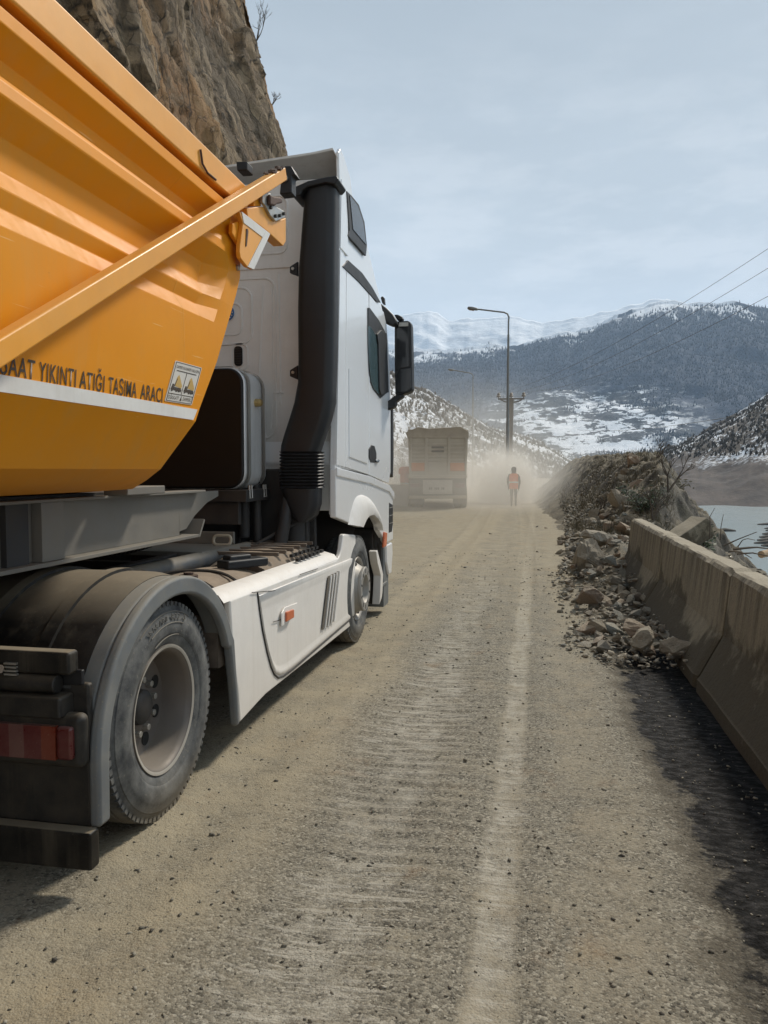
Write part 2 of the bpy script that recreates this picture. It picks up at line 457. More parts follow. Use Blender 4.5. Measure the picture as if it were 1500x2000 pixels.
def text_mesh(txt, size, name, mat, parent, xf, depth=.0015, align='LEFT', spacing=1.0):
    """text as a thin mesh: xf maps (x along, y up, z out) to the world"""
    cu = bpy.data.curves.new(name, 'FONT'); cu.body = txt; cu.size = size; cu.extrude = depth; cu.align_x = align; cu.space_character = spacing; cu.resolution_u = 3
    o = bpy.data.objects.new(name, cu); S.collection.objects.link(o)
    dg = bpy.context.evaluated_depsgraph_get()
    me = bpy.data.meshes.new_from_object(o.evaluated_get(dg))
    bpy.data.objects.remove(o); bpy.data.curves.remove(cu)
    me.name = name
    o0 = rootloc(parent)
    for v_ in me.vertices: v_.co = Vector(xf(v_.co.x, v_.co.y, v_.co.z)) - o0
    me.update()
    me.materials.clear(); me.materials.append(mat)
    o = bpy.data.objects.new(name, me); S.collection.objects.link(o); o.parent = parent
    return o
text_mesh('TA', .042, 'emblem_letters', M['letter'], em, lambda x, y, z: (cx + x, 6.3505 - z, cz - .012 + y), .001, 'CENTER')

# --- side panels, proud of the cab body with real gaps between them
def panel(name, poly, x=XS, t=.012, mat='white_cab', bev=.004, parent=tr, seg=2):
    return MB().px(poly, x - t, x).build(name, M[mat], parent, bevel=bev, seg=seg)
xo = XS + .004
panel('rear_side_panel', [(6.30,1.695),(6.60,1.675),(6.64,3.47),(6.58,3.50),(6.445,3.52)], xo, .03)
panel('storage_panel', [(6.625,1.675),(7.56,1.605),(7.56,3.40),(6.92,3.47),(6.665,3.49)], xo, .02)
panel('storage_hatch', [(6.72,1.765),(7.47,1.71),(7.50,1.74),(7.50,2.30),(7.44,2.34),(6.72,2.56)], xo + .010, .012, bev=.008)
# side fins that carry the airflow round the back of the cab
m = MB(); m.px([(6.27,1.27),(6.49,4.12),(6.66,4.12),(6.44,1.27)], XS - .062, XS - .006)
m.build('side_fin', M['white_cab'], tr, bevel=.012)
# roof air deflector, open underneath
m = MB()
r0, r1, r2 = [], [], []
ys = [6.44, 6.6, 6.75, 6.95, 7.15]; zs = [4.385, 4.37, 4.33, 4.24, 4.10]
for y, z in zip(ys, zs):
    xr = [XL + .05, XL + .10, XL + .3, -2.9, XS - .24, XS - .06, XS - .012]
    zz = [z - .22, z - .13, z - .11, z - .10, z - .035, z - .012, z - .10]
    r0.append([(a, y, c) for a, c in zip(xr, zz)] + [(a, y, c - .022) for a, c in zip(xr[::-1], zz[::-1])])
m.loft(r0)
m.build('roof_deflector', M['grey_cab'], tr, bevel=.006)
m = MB(); m.px([(6.47,4.06),(6.44,4.33),(6.50,4.385),(6.62,4.37),(6.85,4.27),(6.95,4.10)], XS - .035, XS - .006)
m.build('deflector_cheek', M['white_cab'], tr, bevel=.008)
# upper roof side skin and dark quarter window
panel('roof_side_panel', [(6.45,3.54),(6.50,4.13),(6.72,4.14),(6.72,3.54)], xo, .02)
wpoly = [(6.654,4.082),(6.834,4.103),(7.112,4.118),(7.348,4.033),(7.458,3.842),(7.411,3.727),(6.693,3.709),(6.742,3.768)]
panel('quarter_window_frame', wpoly, XS + .012, .02, 'black_plastic', .004)
wpoly = [(6.733,4.073),(7.034,4.084),(7.266,4.004),(7.393,3.829),(6.858,3.813)]
panel('quarter_window', wpoly, XS + .018, .012, 'glass_dark', .003)
tpoly = [(6.496,3.393),(6.696,3.5),(7.243,3.527),(7.709,3.496),(8.142,3.434),(7.927,3.396),(7.119,3.408)]
panel('trim_strip', tpoly, XS + .012, .02, 'black_plastic', .004)

# --- door with window and handle
dpoly = [(7.585,1.60),(8.60,1.50),(8.72,1.62),(8.72,2.45),(8.66,2.80),(8.58,3.06),(8.48,3.26),(8.32,3.37),(7.585,3.40)]
door = MB().px(dpoly, xo - .02, xo + .004).build('door', M['white_cab'], tr, bevel=.006)
f_ = [(7.505,3.25),(7.579,3.265),(8.038,3.228),(8.41,3.159),(8.531,2.523),(8.398,2.491),(8.11,2.415),(7.738,2.476),(7.605,2.535),(7.544,2.699),(7.504,3.073)]
MB().px(f_, xo, xo + .010).build('window_frame', M['black_plastic'], door, bevel=.003)
g_ = [(7.504,3.073),(7.584,3.077),(7.836,3.042),(7.913,2.919),(8.005,2.5),(8.02,2.443),(7.731,2.486),(7.615,2.543),(7.547,2.699),(7.509,2.898)]
MB().px(g_, xo + .006, xo + .016).build('door_window', M['glass'], door, bevel=.002)
# moulded chrome-dark pillar inside the window frame
c_ = [(7.847,3.05),(8.062,3.131),(8.359,3.149),(8.479,2.517),(8.061,2.447),(7.97,2.503),(7.917,2.963)]
MB().px(c_, xo + .008, xo + .03).build('mirror_foot_trim', M['black_plastic'], door, bevel=.006)
h_ = [(7.546,1.858),(7.636,1.902),(7.802,1.9),(7.897,1.828),(7.897,1.77),(7.82,1.726),(7.617,1.728),(7.546,1.783)]
hd = MB().px(h_, xo, xo + .010).build('handle_recess', M['black_plastic'], door, bevel=.004)
MB().tube([(xo + .012, 7.83, 1.74), (xo + .020, 7.90, 1.735), (xo + .014, 7.98, 1.75)], .012, 8).build('handle', M['glass_dark'], hd)

# --- lower cab: wing with flared wheel arch
am = [(7.136,1.103),(7.27,1.164),(7.408,1.197),(7.625,1.196),(7.854,1.139),(7.994,1.073),(8.055,1.003)]
low = [(6.26,1.25),(6.26,1.66),(7.6,1.56),(8.55,1.45),(8.86,1.36),(8.88,.83),(8.46,.83)]
ai = list(reversed(am))
m = MB(); m.px(low + ai, XS - .05, XS + .008)
m.build('wing', M['white_cab'], tr, bevel=.012, seg=3)
ao = [(6.678,1.161),(6.782,1.269),(6.889,1.37),(7.03,1.411),(7.227,1.416),(7.506,1.38),(7.729,1.305),(7.925,1.191),(8.089,1.008)]
m = MB()
ring_o = [(XS + .008, y, z) for y, z in ao]
k = len(ao)
# flare lofted from its outer line on the wing to its lip over the tyre
def resample(P, n):
    P = [Vector(p) for p in P]; L = [0]
    for a, b_ in zip(P, P[1:]): L.append(L[-1] + (b_-a).length)
    out = []
    for i in range(n):
        t = L[-1]*i/(n-1); j = 0
        while j < len(L) - 2 and L[j+1] < t: j += 1
        f = (t - L[j])/max(L[j+1]-L[j], 1e-9); out.append(P[j].lerp(P[j+1], f))
    return out
A_ = resample([(y, z, 0) for y, z in ao], 20); B_ = resample([(y, z, 0) for y, z in am], 20)
rows = []
for t, dx in ((0,.006),(.12,.03),(.5,.055),(.85,.055),(1.0,.045),(1.0,-.03)):
    rows.append([(XS + dx, a.x*(1-t) + b_.x*t, a.y*(1-t) + b_.y*t) for a, b_ in zip(A_, B_)])
m.loft(rows, caps=False, close=False)
m.build('wheel_arch_flare', M['white_dusty'], tr, ang=40)
# shoulder ledge between door and wing
m = MB(); m.px([(6.26,1.60),(6.26,1.672),(7.6,1.585),(8.6,1.478),(8.9,1.385),(8.9,1.30),(8.6,1.40),(7.6,1.51)], XS, XS + .022)
m.build('wing_ledge', M['white_cab'], tr, bevel=.010, seg=3)
# wheel well liner
m = MB()
rows = [[(x, 7.62 + r_*math.cos(a), .62 + r_*.93*math.sin(a)) for a in [R(-15 + 210*i/20) for i in range(21)]] for x, r_ in ((XS - .03,.74),(-2.5,.74))]
m.loft(rows, caps=False, close=False)
m.build('wheel_well_liner', M['chassis'], tr)
m = MB(); m.box(XL + .05, -2.45, 6.5, 8.7, .55, 1.62); m.box(XL + .05, XS - .06, 8.30, 8.86, .42, 1.4)
m.box(-2.5, XS - .2, 6.36, 6.40, .5, 1.6)
m.build('cab_underside', M['chassis'], tr, bevel=.02)
# front corner: bumper, dark grille strips, step and orange marker
m = MB(); m.px([(8.50,.80),(8.86,.80),(8.88,.66),(8.80,.44),(8.66,.44),(8.52,.60)], XS - .06, XS + .005)
m.build('bumper_corner', M['white_cab'], tr, bevel=.02, seg=3)
m = MB(); m.px([(8.60,.93),(8.80,.93),(8.86,1.02),(8.86,1.24),(8.62,1.28)], XS, XS + .010)
m.build('grille_strip', M['black_plastic'], tr, bevel=.006)
m = MB()
for z in (1.04, 1.13, 1.22): m.box(XS + .008, XS + .014, 8.63, 8.86, z - .007, z)
m.build('grille_bar', M['steel'], tr)
m = MB(); m.px([(8.74,1.60),(8.86,1.56),(8.9,1.8),(8.88,2.4),(8.80,2.4),(8.76,2.0)], XS - .03, XS + .012)
m.build('front_corner_vane', M['black_plastic'], tr, bevel=.01)
m = MB(); m.px([(8.22,.80),(8.38,.80),(8.42,.95),(8.28,.97)], XS + .004, XS + .03)
m.build('marker_lamp', M['orange_lamp'], tr, bevel=.012, seg=3)
st = [(7.924,0.789),(7.995,0.796),(8.12,0.681),(8.306,0.497),(8.268,0.309),(8.231,0.249),(8.101,0.193),(8.138,0.3),(8.175,0.5),(8.012,0.651)]
m = MB(); m.px(st, XS - .08, XS + .004); m.build('step_edge', M['white_dusty'], tr, bevel=.006)
m = MB(); m.box(XS - .30, XS - .01, 8.30, 8.62, .34, .38); m.box(XS - .30, XS - .02, 8.45, 8.74, .10, .80)
m.build('cab_step', M['grey_plastic'], tr, bevel=.01)
m = MB(); m.px([(8.2,.18),(8.36,.16),(8.36,1.0),(8.2,1.0)], -2.4, XS - .09)
m.build('spray_flap', M['black_dusty'], tr, bevel=.01)

# --- mirrors
Ym = 8.62
mo = [(-1.59,3.305),(-1.555,3.323),(-1.444,3.328),(-1.409,3.313),(-1.398,3.267),(-1.387,2.805),(-1.384,2.557),(-1.419,2.523),(-1.554,2.491),(-1.582,2.507),(-1.59,2.841)]
m = MB(); m.py(mo, Ym, Ym + .16)
mir = m.build('mirror_housing', M['black_plastic'], tr, bevel=.03, seg=4)
mg = [(-1.561,3.263),(-1.431,3.266),(-1.418,2.812),(-1.529,2.803),(-1.568,2.762),(-1.572,3.071)]
MB().py(mg, Ym - .008, Ym + .02).build('mirror_glass', M['mirror_glass'], mir, bevel=.004)
mg = [(-1.529,2.79),(-1.398,2.796),(-1.395,2.572),(-1.441,2.534),(-1.552,2.521),(-1.576,2.56),(-1.568,2.715)]
MB().py(mg, Ym - .010, Ym + .02).build('wide_angle_glass', M['mirror_glass'], mir, bevel=.006)
mg = [(-1.537,3.307),(-1.431,3.306),(-1.431,3.262),(-1.543,3.263)]
MB().py(mg, Ym - .012, Ym + .02).build('mirror_cap_band', M['steel'], mir, bevel=.003)
ta = [(-1.817,3.538),(-1.731,3.513),(-1.66,3.455),(-1.589,3.383),(-1.53,3.289),(-1.577,3.245),(-1.644,3.274),(-1.715,3.315),(-1.771,3.436),(-1.812,3.475)]
m = MB(); m.py(ta, 8.50, 8.62); m.build('front_mirror_arm', M['black_plastic'], tr, bevel=.03, seg=4)
ka = [(-1.598,3.4),(-1.554,3.402),(-1.498,3.37),(-1.49,3.339),(-1.554,3.33)]
m = MB(); m.py(ka, 8.62, 8.72); m.build('kerb_mirror', M['black_plastic'], tr, bevel=.02, seg=3)
ka = [(-1.778,3.625),(-1.757,3.643),(-1.737,3.627),(-1.729,3.548),(-1.757,3.557)]
m = MB(); m.py(ka, 8.75, 8.83); m.build('sun_visor_end', M['black_plastic'], tr, bevel=.01)
la = [(-1.75,2.453),(-1.67,2.417),(-1.558,2.497),(-1.475,2.495),(-1.479,2.472),(-1.566,2.415),(-1.566,2.38),(-1.59,2.349),(-1.67,2.323),(-1.686,2.335)]
m = MB(); m.py(la, 8.56, 8.68); m.build('mirror_bracket', M['black_plastic'], tr, bevel=.02, seg=3)

# --- black air intake duct on the back of the cab
def rr_ring(cx, cy, z, w, d, r=.05, n=4):
    r = min(r, w*.45, d*.45); return [(x, y, z) for x, y in rrect(cx - w/2, cx + w/2, cy - d/2, cy + d/2, r, n)]
Yd = 6.02
edges = [(356,594,655),(400,590,655),(450,586,654.5),(520,581,653.5),(600,579,653),(700,580,652),(745,579,650),(785,572,648),(815,563,640),(845,553,630),(870,546,621),(882,545,617)]
m = MB(); rings = []
for v_, ul, ur in edges:
    rings.append((v_, ul, ur))
dl = [(-1.844,3.943),(-1.862,3.768),(-1.88,3.568),(-1.904,3.286),(-1.914,2.962),(-1.913,2.552),(-1.918,2.367),(-1.95,2.203),(-1.99,2.079),(-2.034,1.955),(-2.066,1.851),(-2.071,1.801)]
dr = [(-1.591,3.925),(-1.592,3.75),(-1.597,3.551),(-1.602,3.271),(-1.605,2.949),(-1.613,2.544),(-1.622,2.361),(-1.627,2.197),(-1.657,2.075),(-1.701,1.952),(-1.74,1.849),(-1.757,1.799)]
rg = [rr_ring((a[0]+b_[0])/2, Yd + .10, (a[1]+b_[1])/2, b_[0]-a[0], .24, .07) for a, b_ in zip(dl, dr)]
m.loft(rg)
duct = m.build('intake_duct', M['black_plastic'], tr, ang=40)
m = MB()
hc = [(-1.936,3.862),(-1.914,3.889),(-1.798,3.93),(-1.653,3.95),(-1.563,3.955),(-1.545,3.926),(-1.579,3.888),(-1.653,3.905),(-1.798,3.884),(-1.847,3.856),(-1.859,3.822),(-1.914,3.812),(-1.932,3.827)]
m.py(hc, 5.96, 6.22)
m.build('intake_hood', M['black_plastic'], duct, bevel=.02, seg=3)
m = MB(); rings = []
b0 = [(-2.084,1.801),(-1.727,1.799),(-2.073,1.507),(-1.737,1.509)]
xl_, xr_ = b0[0][0], b0[1][0]; zt, zb = b0[0][1], b0[2][1]
nb = 11
for i in range(nb * 4 + 1):
    z = zt + (zb - zt)*i/(nb*4); w = (xr_-xl_) - (0, .012, .030, .012)[i % 4]
    rings.append(rr_ring((xl_+xr_)/2, Yd + .10, z, w, .26 - (0, .012, .030, .012)[i % 4], .08))
m.loft(rings); m.build('bellows', M['black_plastic'], duct, ang=60)
m = MB()
b1 = [(-2.067,1.497),(-1.75,1.499),(-2.038,1.39),(-1.754,1.346),(-1.991,1.282),(-1.783,1.277),(-1.919,1.224),(-1.847,1.219)]
rings = [rr_ring((b1[2*i][0]+b1[2*i+1][0])/2, Yd + .10, (b1[2*i][1]+b1[2*i+1][1])/2, b1[2*i+1][0]-b1[2*i][0], .24, .07) for i in range(4)]
m.loft(rings); m.build('air_filter_elbow', M['black_plastic'], duct, ang=50)
for u0 in [(-1.973,3.294),(-1.978,2.453)]:
    m = MB(); m.py([(u0[0]-.03,u0[1]+.02),(u0[0]+.04,u0[1]+.06),(u0[0]+.04,u0[1]-.06),(u0[0]-.03,u0[1]-.03)], 6.12, 6.15); br = m.build('duct_bracket', M['black_plastic'], duct, bevel=.006)
    m = MB(); m.cyl((u0[0],6.105,u0[1]),(u0[0],6.122,u0[1]),.012,10); m.build('bracket_bolt', M['steel'], br)
m = MB()
m.py([(-1.73,3.50),(-1.69,3.48),(-1.685,3.42),(-1.73,3.38)], 6.16, 6.2)
br = m.build('duct_bracket', M['black_plastic'], duct, bevel=.006)

# --- hydraulic tank behind the cab
X1, Z0, Z1 = -2.225, 1.50, 2.445
m = MB()
ro = rrect(-3.9, X1, Z0, Z1, .13, 7)
m.loft([[(x, y, z) for x, z in ro] for y in (5.665, 6.14)])
tank = m.build('hydraulic_tank', M['alu'], tr, bevel=.012)
m = MB(); ri = rrect(-3.89, X1 - .006, Z0 + .006, Z1 - .006, .125, 7)
m.py(ri, 5.635, 5.675); m.build('tank_end_plate', M['tank_black'], tank, bevel=.018, seg=3)
for y in (5.70, 6.02):
    for_ = [rrect(-3.9 - g, X1 + g, Z0 - g, Z1 + g, .13 + g, 7) for g in (.014,)][0]
    m = MB(); n_ = len(for_)
    m.loft([[(x, y, z) for x, z in for_], [(x, y + .055, z) for x, z in for_]], caps=False)
    m.build('tank_strap', M['steel'], tank)
m = MB(); m.cyl((X1 - .01, 5.90, 2.19), (X1 + .045, 5.90, 2.19), .032, 14); m.cyl((X1 + .03, 5.90, 2.19), (X1 + .055, 5.90, 2.19), .024, 14)
m.build('tank_plug', paint('brass', (.45,.33,.14), .35, metal=.7, dust=.2), tank, bevel=.004)
m = MB(); m.cyl((-2.62, 5.8, 2.42), (-2.62, 5.8, 2.56), .05, 14); m.cyl((-2.62, 5.8, 2.56), (-2.62, 5.8, 2.60), .065, 14); m.cyl((-2.62, 5.8, 2.62), (-2.62, 5.8, 2.74), .04, 14)
m.build('tank_filler', M['tank_black'], tank, bevel=.004)
m = MB(); m.box(-3.8, -2.20, 5.62, 6.16, 1.40, 1.495); m.box(-3.7, -2.28, 5.66, 5.72, 1.22, 1.42)
m.build('tank_support', M['chassis'], tr, bevel=.008)
for y in (5.69, 6.01):
    m = MB(); m.tube([(-2.205, y, 1.53), (-2.20, y, 1.43), (-2.20, y + .05, 1.43), (-2.205, y + .05, 1.53)], .008, 6); m.build('strap_clamp', M['steel'], tank)

# --- frame rails, catwalk, struts and other fittings in the gap behind the cab
m = MB()
for x in (-2.52, -3.38):
    m.box(x - .035, x + .035, 2.3, 8.5, .78, 1.06)
for y in (2.6, 3.9, 4.8, 5.9): m.box(-3.4, -2.5, y, y + .08, .82, 1.02)
m.build('frame_rail', M['chassis'], tr, bevel=.006)
m = MB(); m.box(-3.3, -2.6, 2.9, 3.8, 1.06, 1.16); m.cyl((-2.95, 3.35, 1.14), (-2.95, 3.35, 1.20), .45, 28)
m.build('fifth_wheel', M['chassis'], tr, bevel=.01)
m = MB(); m.box(-3.6, -2.30, 5.02, 5.64, 1.04, 1.075); m.box(-3.6, -2.30, 5.60, 5.63, 1.075, 1.17)
m.build('catwalk', M['beam'], tr, bevel=.006)
m = MB()
m.cyl((-2.05, 5.95, 1.0), (-2.0, 6.1, 1.52), .055, 14); m.cyl((-2.25, 6.0, .9), (-2.28, 6.05, 1.55), .035, 12)
m.cyl((-2.0, 6.2, .8), (-2.0, 6.2, 1.3), .09, 16); m.cyl((-2.3, 5.8, 1.0), (-1.9, 6.2, 1.25), .016, 8)
m.cyl((-2.35, 5.95, 1.1), (-2.35, 5.95, 1.48), .045, 12)
m.build('cab_strut', M['chassis'], tr, ang=50)
m = MB(); m.box(-3.9, -1.9, 6.25, 6.33, .5, 1.66); m.box(-3.2, -2.4, 6.0, 6.25, .7, 1.35)
m.build('engine_tunnel', M['chassis'], tr, bevel=.02)
m = MB(); m.cyl((-2.42, 4.15, 1.00), (-2.25, 5.75, 1.02), .062, 16); m.build('air_pipe', paint('bluegrey_pipe', (.07,.08,.09), .5, dust=.5), tr)
def coil(a, b_, r, turns, sag=0.0):
    a, b_ = Vector(a), Vector(b_); t = (b_-a).normalized(); u = t.cross(Vector((0,0,1))).normalized(); w = t.cross(u)
    pts = []
    N = turns * 12
    for i in range(N + 1):
        f = i/N; an = 2*math.pi*turns*f
        pts.append(a.lerp(b_, f) + (u*math.cos(an) + w*math.sin(an))*r - Vector((0,0,sag*math.sin(math.pi*f))))
    return pts
hose = paint('black_hose', (.012,.012,.014), .45, dust=.15, dustcol=(.12,.1,.08))
for a, b_, s_ in (((-2.62,3.85,1.24),(-2.55,5.15,1.27),.07), ((-2.50,3.95,1.20),(-2.40,5.0,1.30),.05), ((-2.75,3.75,1.26),(-2.6,5.1,1.36),.06)):
    MB().tube(coil(a, b_, .048, 26, s_), .010, 6).build('air_hose', hose, tr)
m = MB(); m.tube([(p[0], 4.62 + (p[1]+2.36)*.25, p[1] - .02 + .0) for p in rrect(-2.42, -2.28, 1.10, 1.17, .03)], .012, 8, closed=True)
m.build('grab_ring', paint('pale_handle', (.42,.37,.28), .5, dust=.3), tr)

# --- dusty covers over battery box and fuel tank, between skirt and rail
def hump(y0, y1, x0, x1, z0, z1, edge=.12, n=10):
    rings = []
    for i in range(n + 1):
        f = i/n; y = y0 + (y1-y0)*f
        k = 1 - (abs(2*f-1))**4 * .10
        rings.append([(x0, y, z0)] + [(x0 + (x1-x0)*g, y, z0 + (z1-z0)*(1-abs(2*g-1)**3*.35)*k) for g in [j/10 for j in range(11)]] + [(x1, y, z0)])
    return MB().loft(rings)
hump(3.95, 5.0, -2.42, -1.72, .55, 1.01).build('fuel_tank', M['brown_cover'], tr, ang=45)
cv = hump(5.05, 6.28, -2.40, -1.72, .5, 1.055).build('battery_cover', M['brown_cover'], tr, ang=45)
m = MB()
for k in range(6): m.box(-2.35, -1.80, 5.2 + k*.17, 5.225 + k*.17, 1.035, 1.062)
m.build('cover_rib', M['brown_cover'], cv, bevel=.006)
for k in range(7):
    for j in range(2):
        m = MB(); m.box(-1.80 + j*.045, -1.775 + j*.045, 5.45 + k*.105, 5.51 + k*.105, .998 - j*.03, 1.022 - j*.03); m.build('cover_groove', M['hole'], cv)
m = MB(); m.obox((-1.92, 4.83, 1.03), (Vector((.5,.85,0)).normalized(), Vector((-.85,.5,0)).normalized(), Vector((0,0,1))), (.34,.13,.06)); m.obox((-1.95,4.80,1.065), (Vector((.5,.85,0)).normalized(), Vector((-.85,.5,0)).normalized(), Vector((0,0,1))), (.18,.09,.05))
m.build('cover_latch', M['black_plastic'], tr, bevel=.015)
m = MB(); m.cyl((-2.02,4.22,.985), (-2.02,4.22,1.03), .055, 16); m.cyl((-2.02,4.22,1.03), (-2.02,4.22,1.045), .03, 10)
m.build('fuel_cap', M['rust'], tr, bevel=.004)
m = MB()
for k in range(2): m.tube([(-2.4 + .64*g, 4.05 + k*.33 + .12*math.sin(g*3), .945 + .072*(1-abs(2*g-1)**3)) for g in [j/12 for j in range(13)]], .010, 6)
m.build('tank_band', M['chassis'], tr)

# --- white side skirt
sk = [(3.98,.93),(4.02,.60),(4.08,.40),(4.11,.195),(4.16,.20),(4.42,.225),(4.55,.235),(5.6,.225),(6.92,.215),(6.98,.56),(7.01,1.03),(6.98,1.045),(6.58,1.085),(6.54,1.08),(6.51,1.03),(6.48,.97),(6.44,.925),(6.38,.895),(6.28,.886),(5.0,.915)]
m = MB(); m.px(sk, XS - .045, XS)
skirt = m.build('side_skirt', M['white_dusty'], tr, bevel=.014, seg=3)
# sloping top ledge
m = MB(); n_ = 12
rows = [[(XS - .003, 3.90 + (6.35-3.90)*i/n_, .925 - .04*i/n_) for i in range(n_+1)], [(XS - .035, 3.90 + (6.35-3.90)*i/n_, .968 - .04*i/n_) for i in range(n_+1)], [(XS - .13, 3.90 + (6.35-3.90)*i/n_, .985 - .03*i/n_) for i in range(n_+1)]]
m.loft(rows, caps=False, close=False); m.build('skirt_ledge', M['white_dusty'], skirt, ang=60)
dp = [(4.269,0.918),(4.937,0.905),(6.386,0.795),(6.888,0.718),(6.857,0.29),(4.731,0.408),(4.601,0.462),(4.528,0.558),(4.411,0.702)]
dq = [(4.50,.86),(6.90,.80),(6.90,.33),(5.02,.305),(4.86,.33),(4.74,.45),(4.60,.68)]
SEAM = [(4.40,.905),(4.43,.80),(4.48,.66),(4.56,.50),(4.63,.39),(4.69,.325),(4.77,.28),(4.88,.262),(5.1,.258),(6.90,.285)]
hq = [(y + .022, z + (.014 if i > 5 else 0) - (.02 if i == 0 else 0)) for i, (y, z) in enumerate(SEAM)] + [(6.90,.84)]
def inset(P, d):
    cy, cz = sum(p[0] for p in P)/len(P), sum(p[1] for p in P)/len(P); hy = max(abs(p[0]-cy) for p in P); hz = max(abs(p[1]-cz) for p in P)
    return [(cy + (y-cy)*(1 - d/hy), cz + (z-cz)*(1 - d/hz)) for y, z in P]
m = MB(); m.loft([[(x, y, z) for y, z in inset(hq, d)] for d, x in ((0, XS - .01), (0, XS + .004), (.006, XS + .008), (.035, XS + .009), (.055, XS + .008), (.09, XS + .001), (.115, XS + .0002))])
hatch = m.build('skirt_hatch', M['white_dusty'], skirt, ang=60)
slot = paint('vent_slot_dusty', (.10,.088,.070), .8, dust=.3)
for k in range(4):
    q = [(5.987,0.79),(6.045,0.788),(5.846,0.386),(5.79,0.392)]
    m = MB(); m.px([(y + .092*k*(1 + .0*k), z) for y, z in q], XS + .0095, XS + .0125)
    m.build('vent_slot', slot, hatch)
    m = MB(); m.px([(q[1][0] + .092*k + .012, q[1][1]), (q[1][0] + .092*k + .034, q[1][1] - .003), (q[2][0] + .092*k + .034, q[2][1]), (q[2][0] + .092*k + .012, q[2][1])], XS + .010, XS + .022)
    m.build('vent_blade', M['white_dusty'], hatch, bevel=.004)
m = MB(); m.px([(4.80,.705),(4.86,.735),(5.14,.72),(5.08,.66),(5.02,.63),(4.80,.615)], XS + .010, XS + .022)
m.build('lamp_boss', M['white_dusty'], hatch, bevel=.008)
m = MB(); m.px([(4.86,.705),(5.02,.695),(5.02,.635),(4.86,.635)], XS + .02, XS + .036)
m.build('side_marker', M['orange_lamp'], hatch, bevel=.008)
for seq in ([(4.293,0.923),(4.603,0.883),(4.707,0.871)], [(5.236,0.904),(5.437,0.898),(5.691,0.889)], [(4.663,0.674),(4.77,0.663),(4.998,0.661)]):
    MB().tube([(XS + .0085, y, z) for y, z in seq], .0026, 5).build('scratch', M['hole'], hatch)
m = MB(); m.tube([(XS + .001, y, z) for y, z in SEAM], .007, 6)
m.build('skirt_seam', M['chassis'], skirt)

# --- rear fender: grey rim band, black dusty top, back panel
FC = (3.355, .50)
outer = [(2.655,.25)] + arc(FC[0], FC[1], .70, .645, 180, 22, 26) + [(4.035,.70),(4.075,.40),(4.10,.19)]
inner = [(4.055,.19),(4.03,.40),(3.975,.66)] + arc(FC[0], FC[1], .615, .555, 18, 180, 24) + [(2.735,.25)]
m = MB(); m.px(outer + inner, -1.705, -1.655)
fender = m.build('rear_fender', M['grey_plastic'], tr, bevel=.022, seg=4)
m = MB()
rows = []
for x, dr_ in ((-1.775,-.012),(-1.84,.002),(-1.9,.004),(-2.5,.004),(-2.56,-.03)):
    rows.append([(x, y, z) for y, z in [(2.655,.80)] + [(FC[0] + (.70+dr_)*math.cos(R(a)), FC[1] + (.645+dr_)*math.sin(R(a))) for a in [155 - 5*i for i in range(27)]]])
m.loft(rows, caps=False, close=False)
ft = m.build('fender_top', M['fender_top'], fender, ang=50)
m_ = ft.modifiers.new('solid', 'SOLIDIFY'); m_.thickness = .012
for x0 in (-2.02, -2.33):
    m = MB(); rows = []
    for x, dr_ in ((x0,-.01),(x0 + .006,.030),(x0 + .064,.030),(x0 + .07,-.01)):
        rows.append([(x, FC[0] + (.70+dr_)*math.cos(R(a)), FC[1] + (.645+dr_)*math.sin(R(a))) for a in [172 - 5*i for i in range(28)]])
    m.loft(rows, caps=False, close=False); m.build('fender_strap', M['fender_top'], fender, ang=50)
    m = MB(); m.box(x0 + .004, x0 + .066, 2.622, 2.668, .74, .90); m.build('strap_buckle', M['black_plastic'], fender, bevel=.006)
    m = MB()
    for k in range(4): m.box(x0 + .008, x0 + .062, 2.588, 2.603, .90 - .014*k, .907 - .014*k)
    m.build('strap_clip', M['steel'], fender)
m = MB(); m.box(-2.62, -1.72, 2.655, 2.675, .815, .875)
m.build('fender_lip', M['black_plastic'], fender, bevel=.006)
crown = arc(FC[0], FC[1], .697, .642, 168, 24, 26)
m = MB(); m.px(crown + [(FC[0] + (y-FC[0])*.93, FC[1] + (z-FC[1])*.93) for y, z in reversed(crown)], -1.80, -1.703)
m.build('fender_shoulder', M['grey_plastic'], fender, bevel=.012, seg=2)
# rear face of the mudguard
m = MB(); m.box(-2.62, -1.70, 2.665, 2.70, .245, .82)
bp = m.build('mudguard_panel', M['black_dusty'], tr, bevel=.012)
m = MB(); m.box(-2.62, -1.765, 2.575, 2.67, .70, .785)
m.build('rear_ledge', M['black_dusty'], bp, bevel=.012, seg=3)
m = MB(); m.box(-2.62, -1.82, 2.59, 2.67, .885, 1.0) if False else m.box(-2.62, -1.74, 2.60, 2.67, .865, .955)
m.build('rear_bar', M['fender_top'], bp, bevel=.014, seg=3)
m = MB(); m.cyl((-2.62, 2.62, .825), (-1.80, 2.62, .825), .036, 16)
m.build('reflector_tube', M['black_dusty'], bp, bevel=.006)
m = MB(); m.tube([(-2.62,2.55,.885),(-2.1,2.54,.885),(-2.02,2.54,.893)], .011, 8); m.cyl((-2.05,2.54,.891),(-1.985,2.54,.896),.016,10)
m.build('drain_pipe', M['brown_cover'], bp)
m = MB(); m.box(-2.62, -1.69, 2.60, 2.665, .50, .715)
lh = m.build('lamp_housing', M['black_dusty'], tr, bevel=.03, seg=4)
for x0, x1, mt in ((-1.79,-1.722,'red_lens'), (-1.85,-1.79,'amber_lens'), (-1.925,-1.85,'red_lens'), (-1.99,-1.925,'clear_lens'), (-2.6,-1.99,'red_lens')):
    m = MB(); m.box(x0, x1, 2.578, 2.61, .542, .672)
    m.build('lamp_lens', M[mt], lh, bevel=.014 if x1 > -1.74 else 0, seg=3)
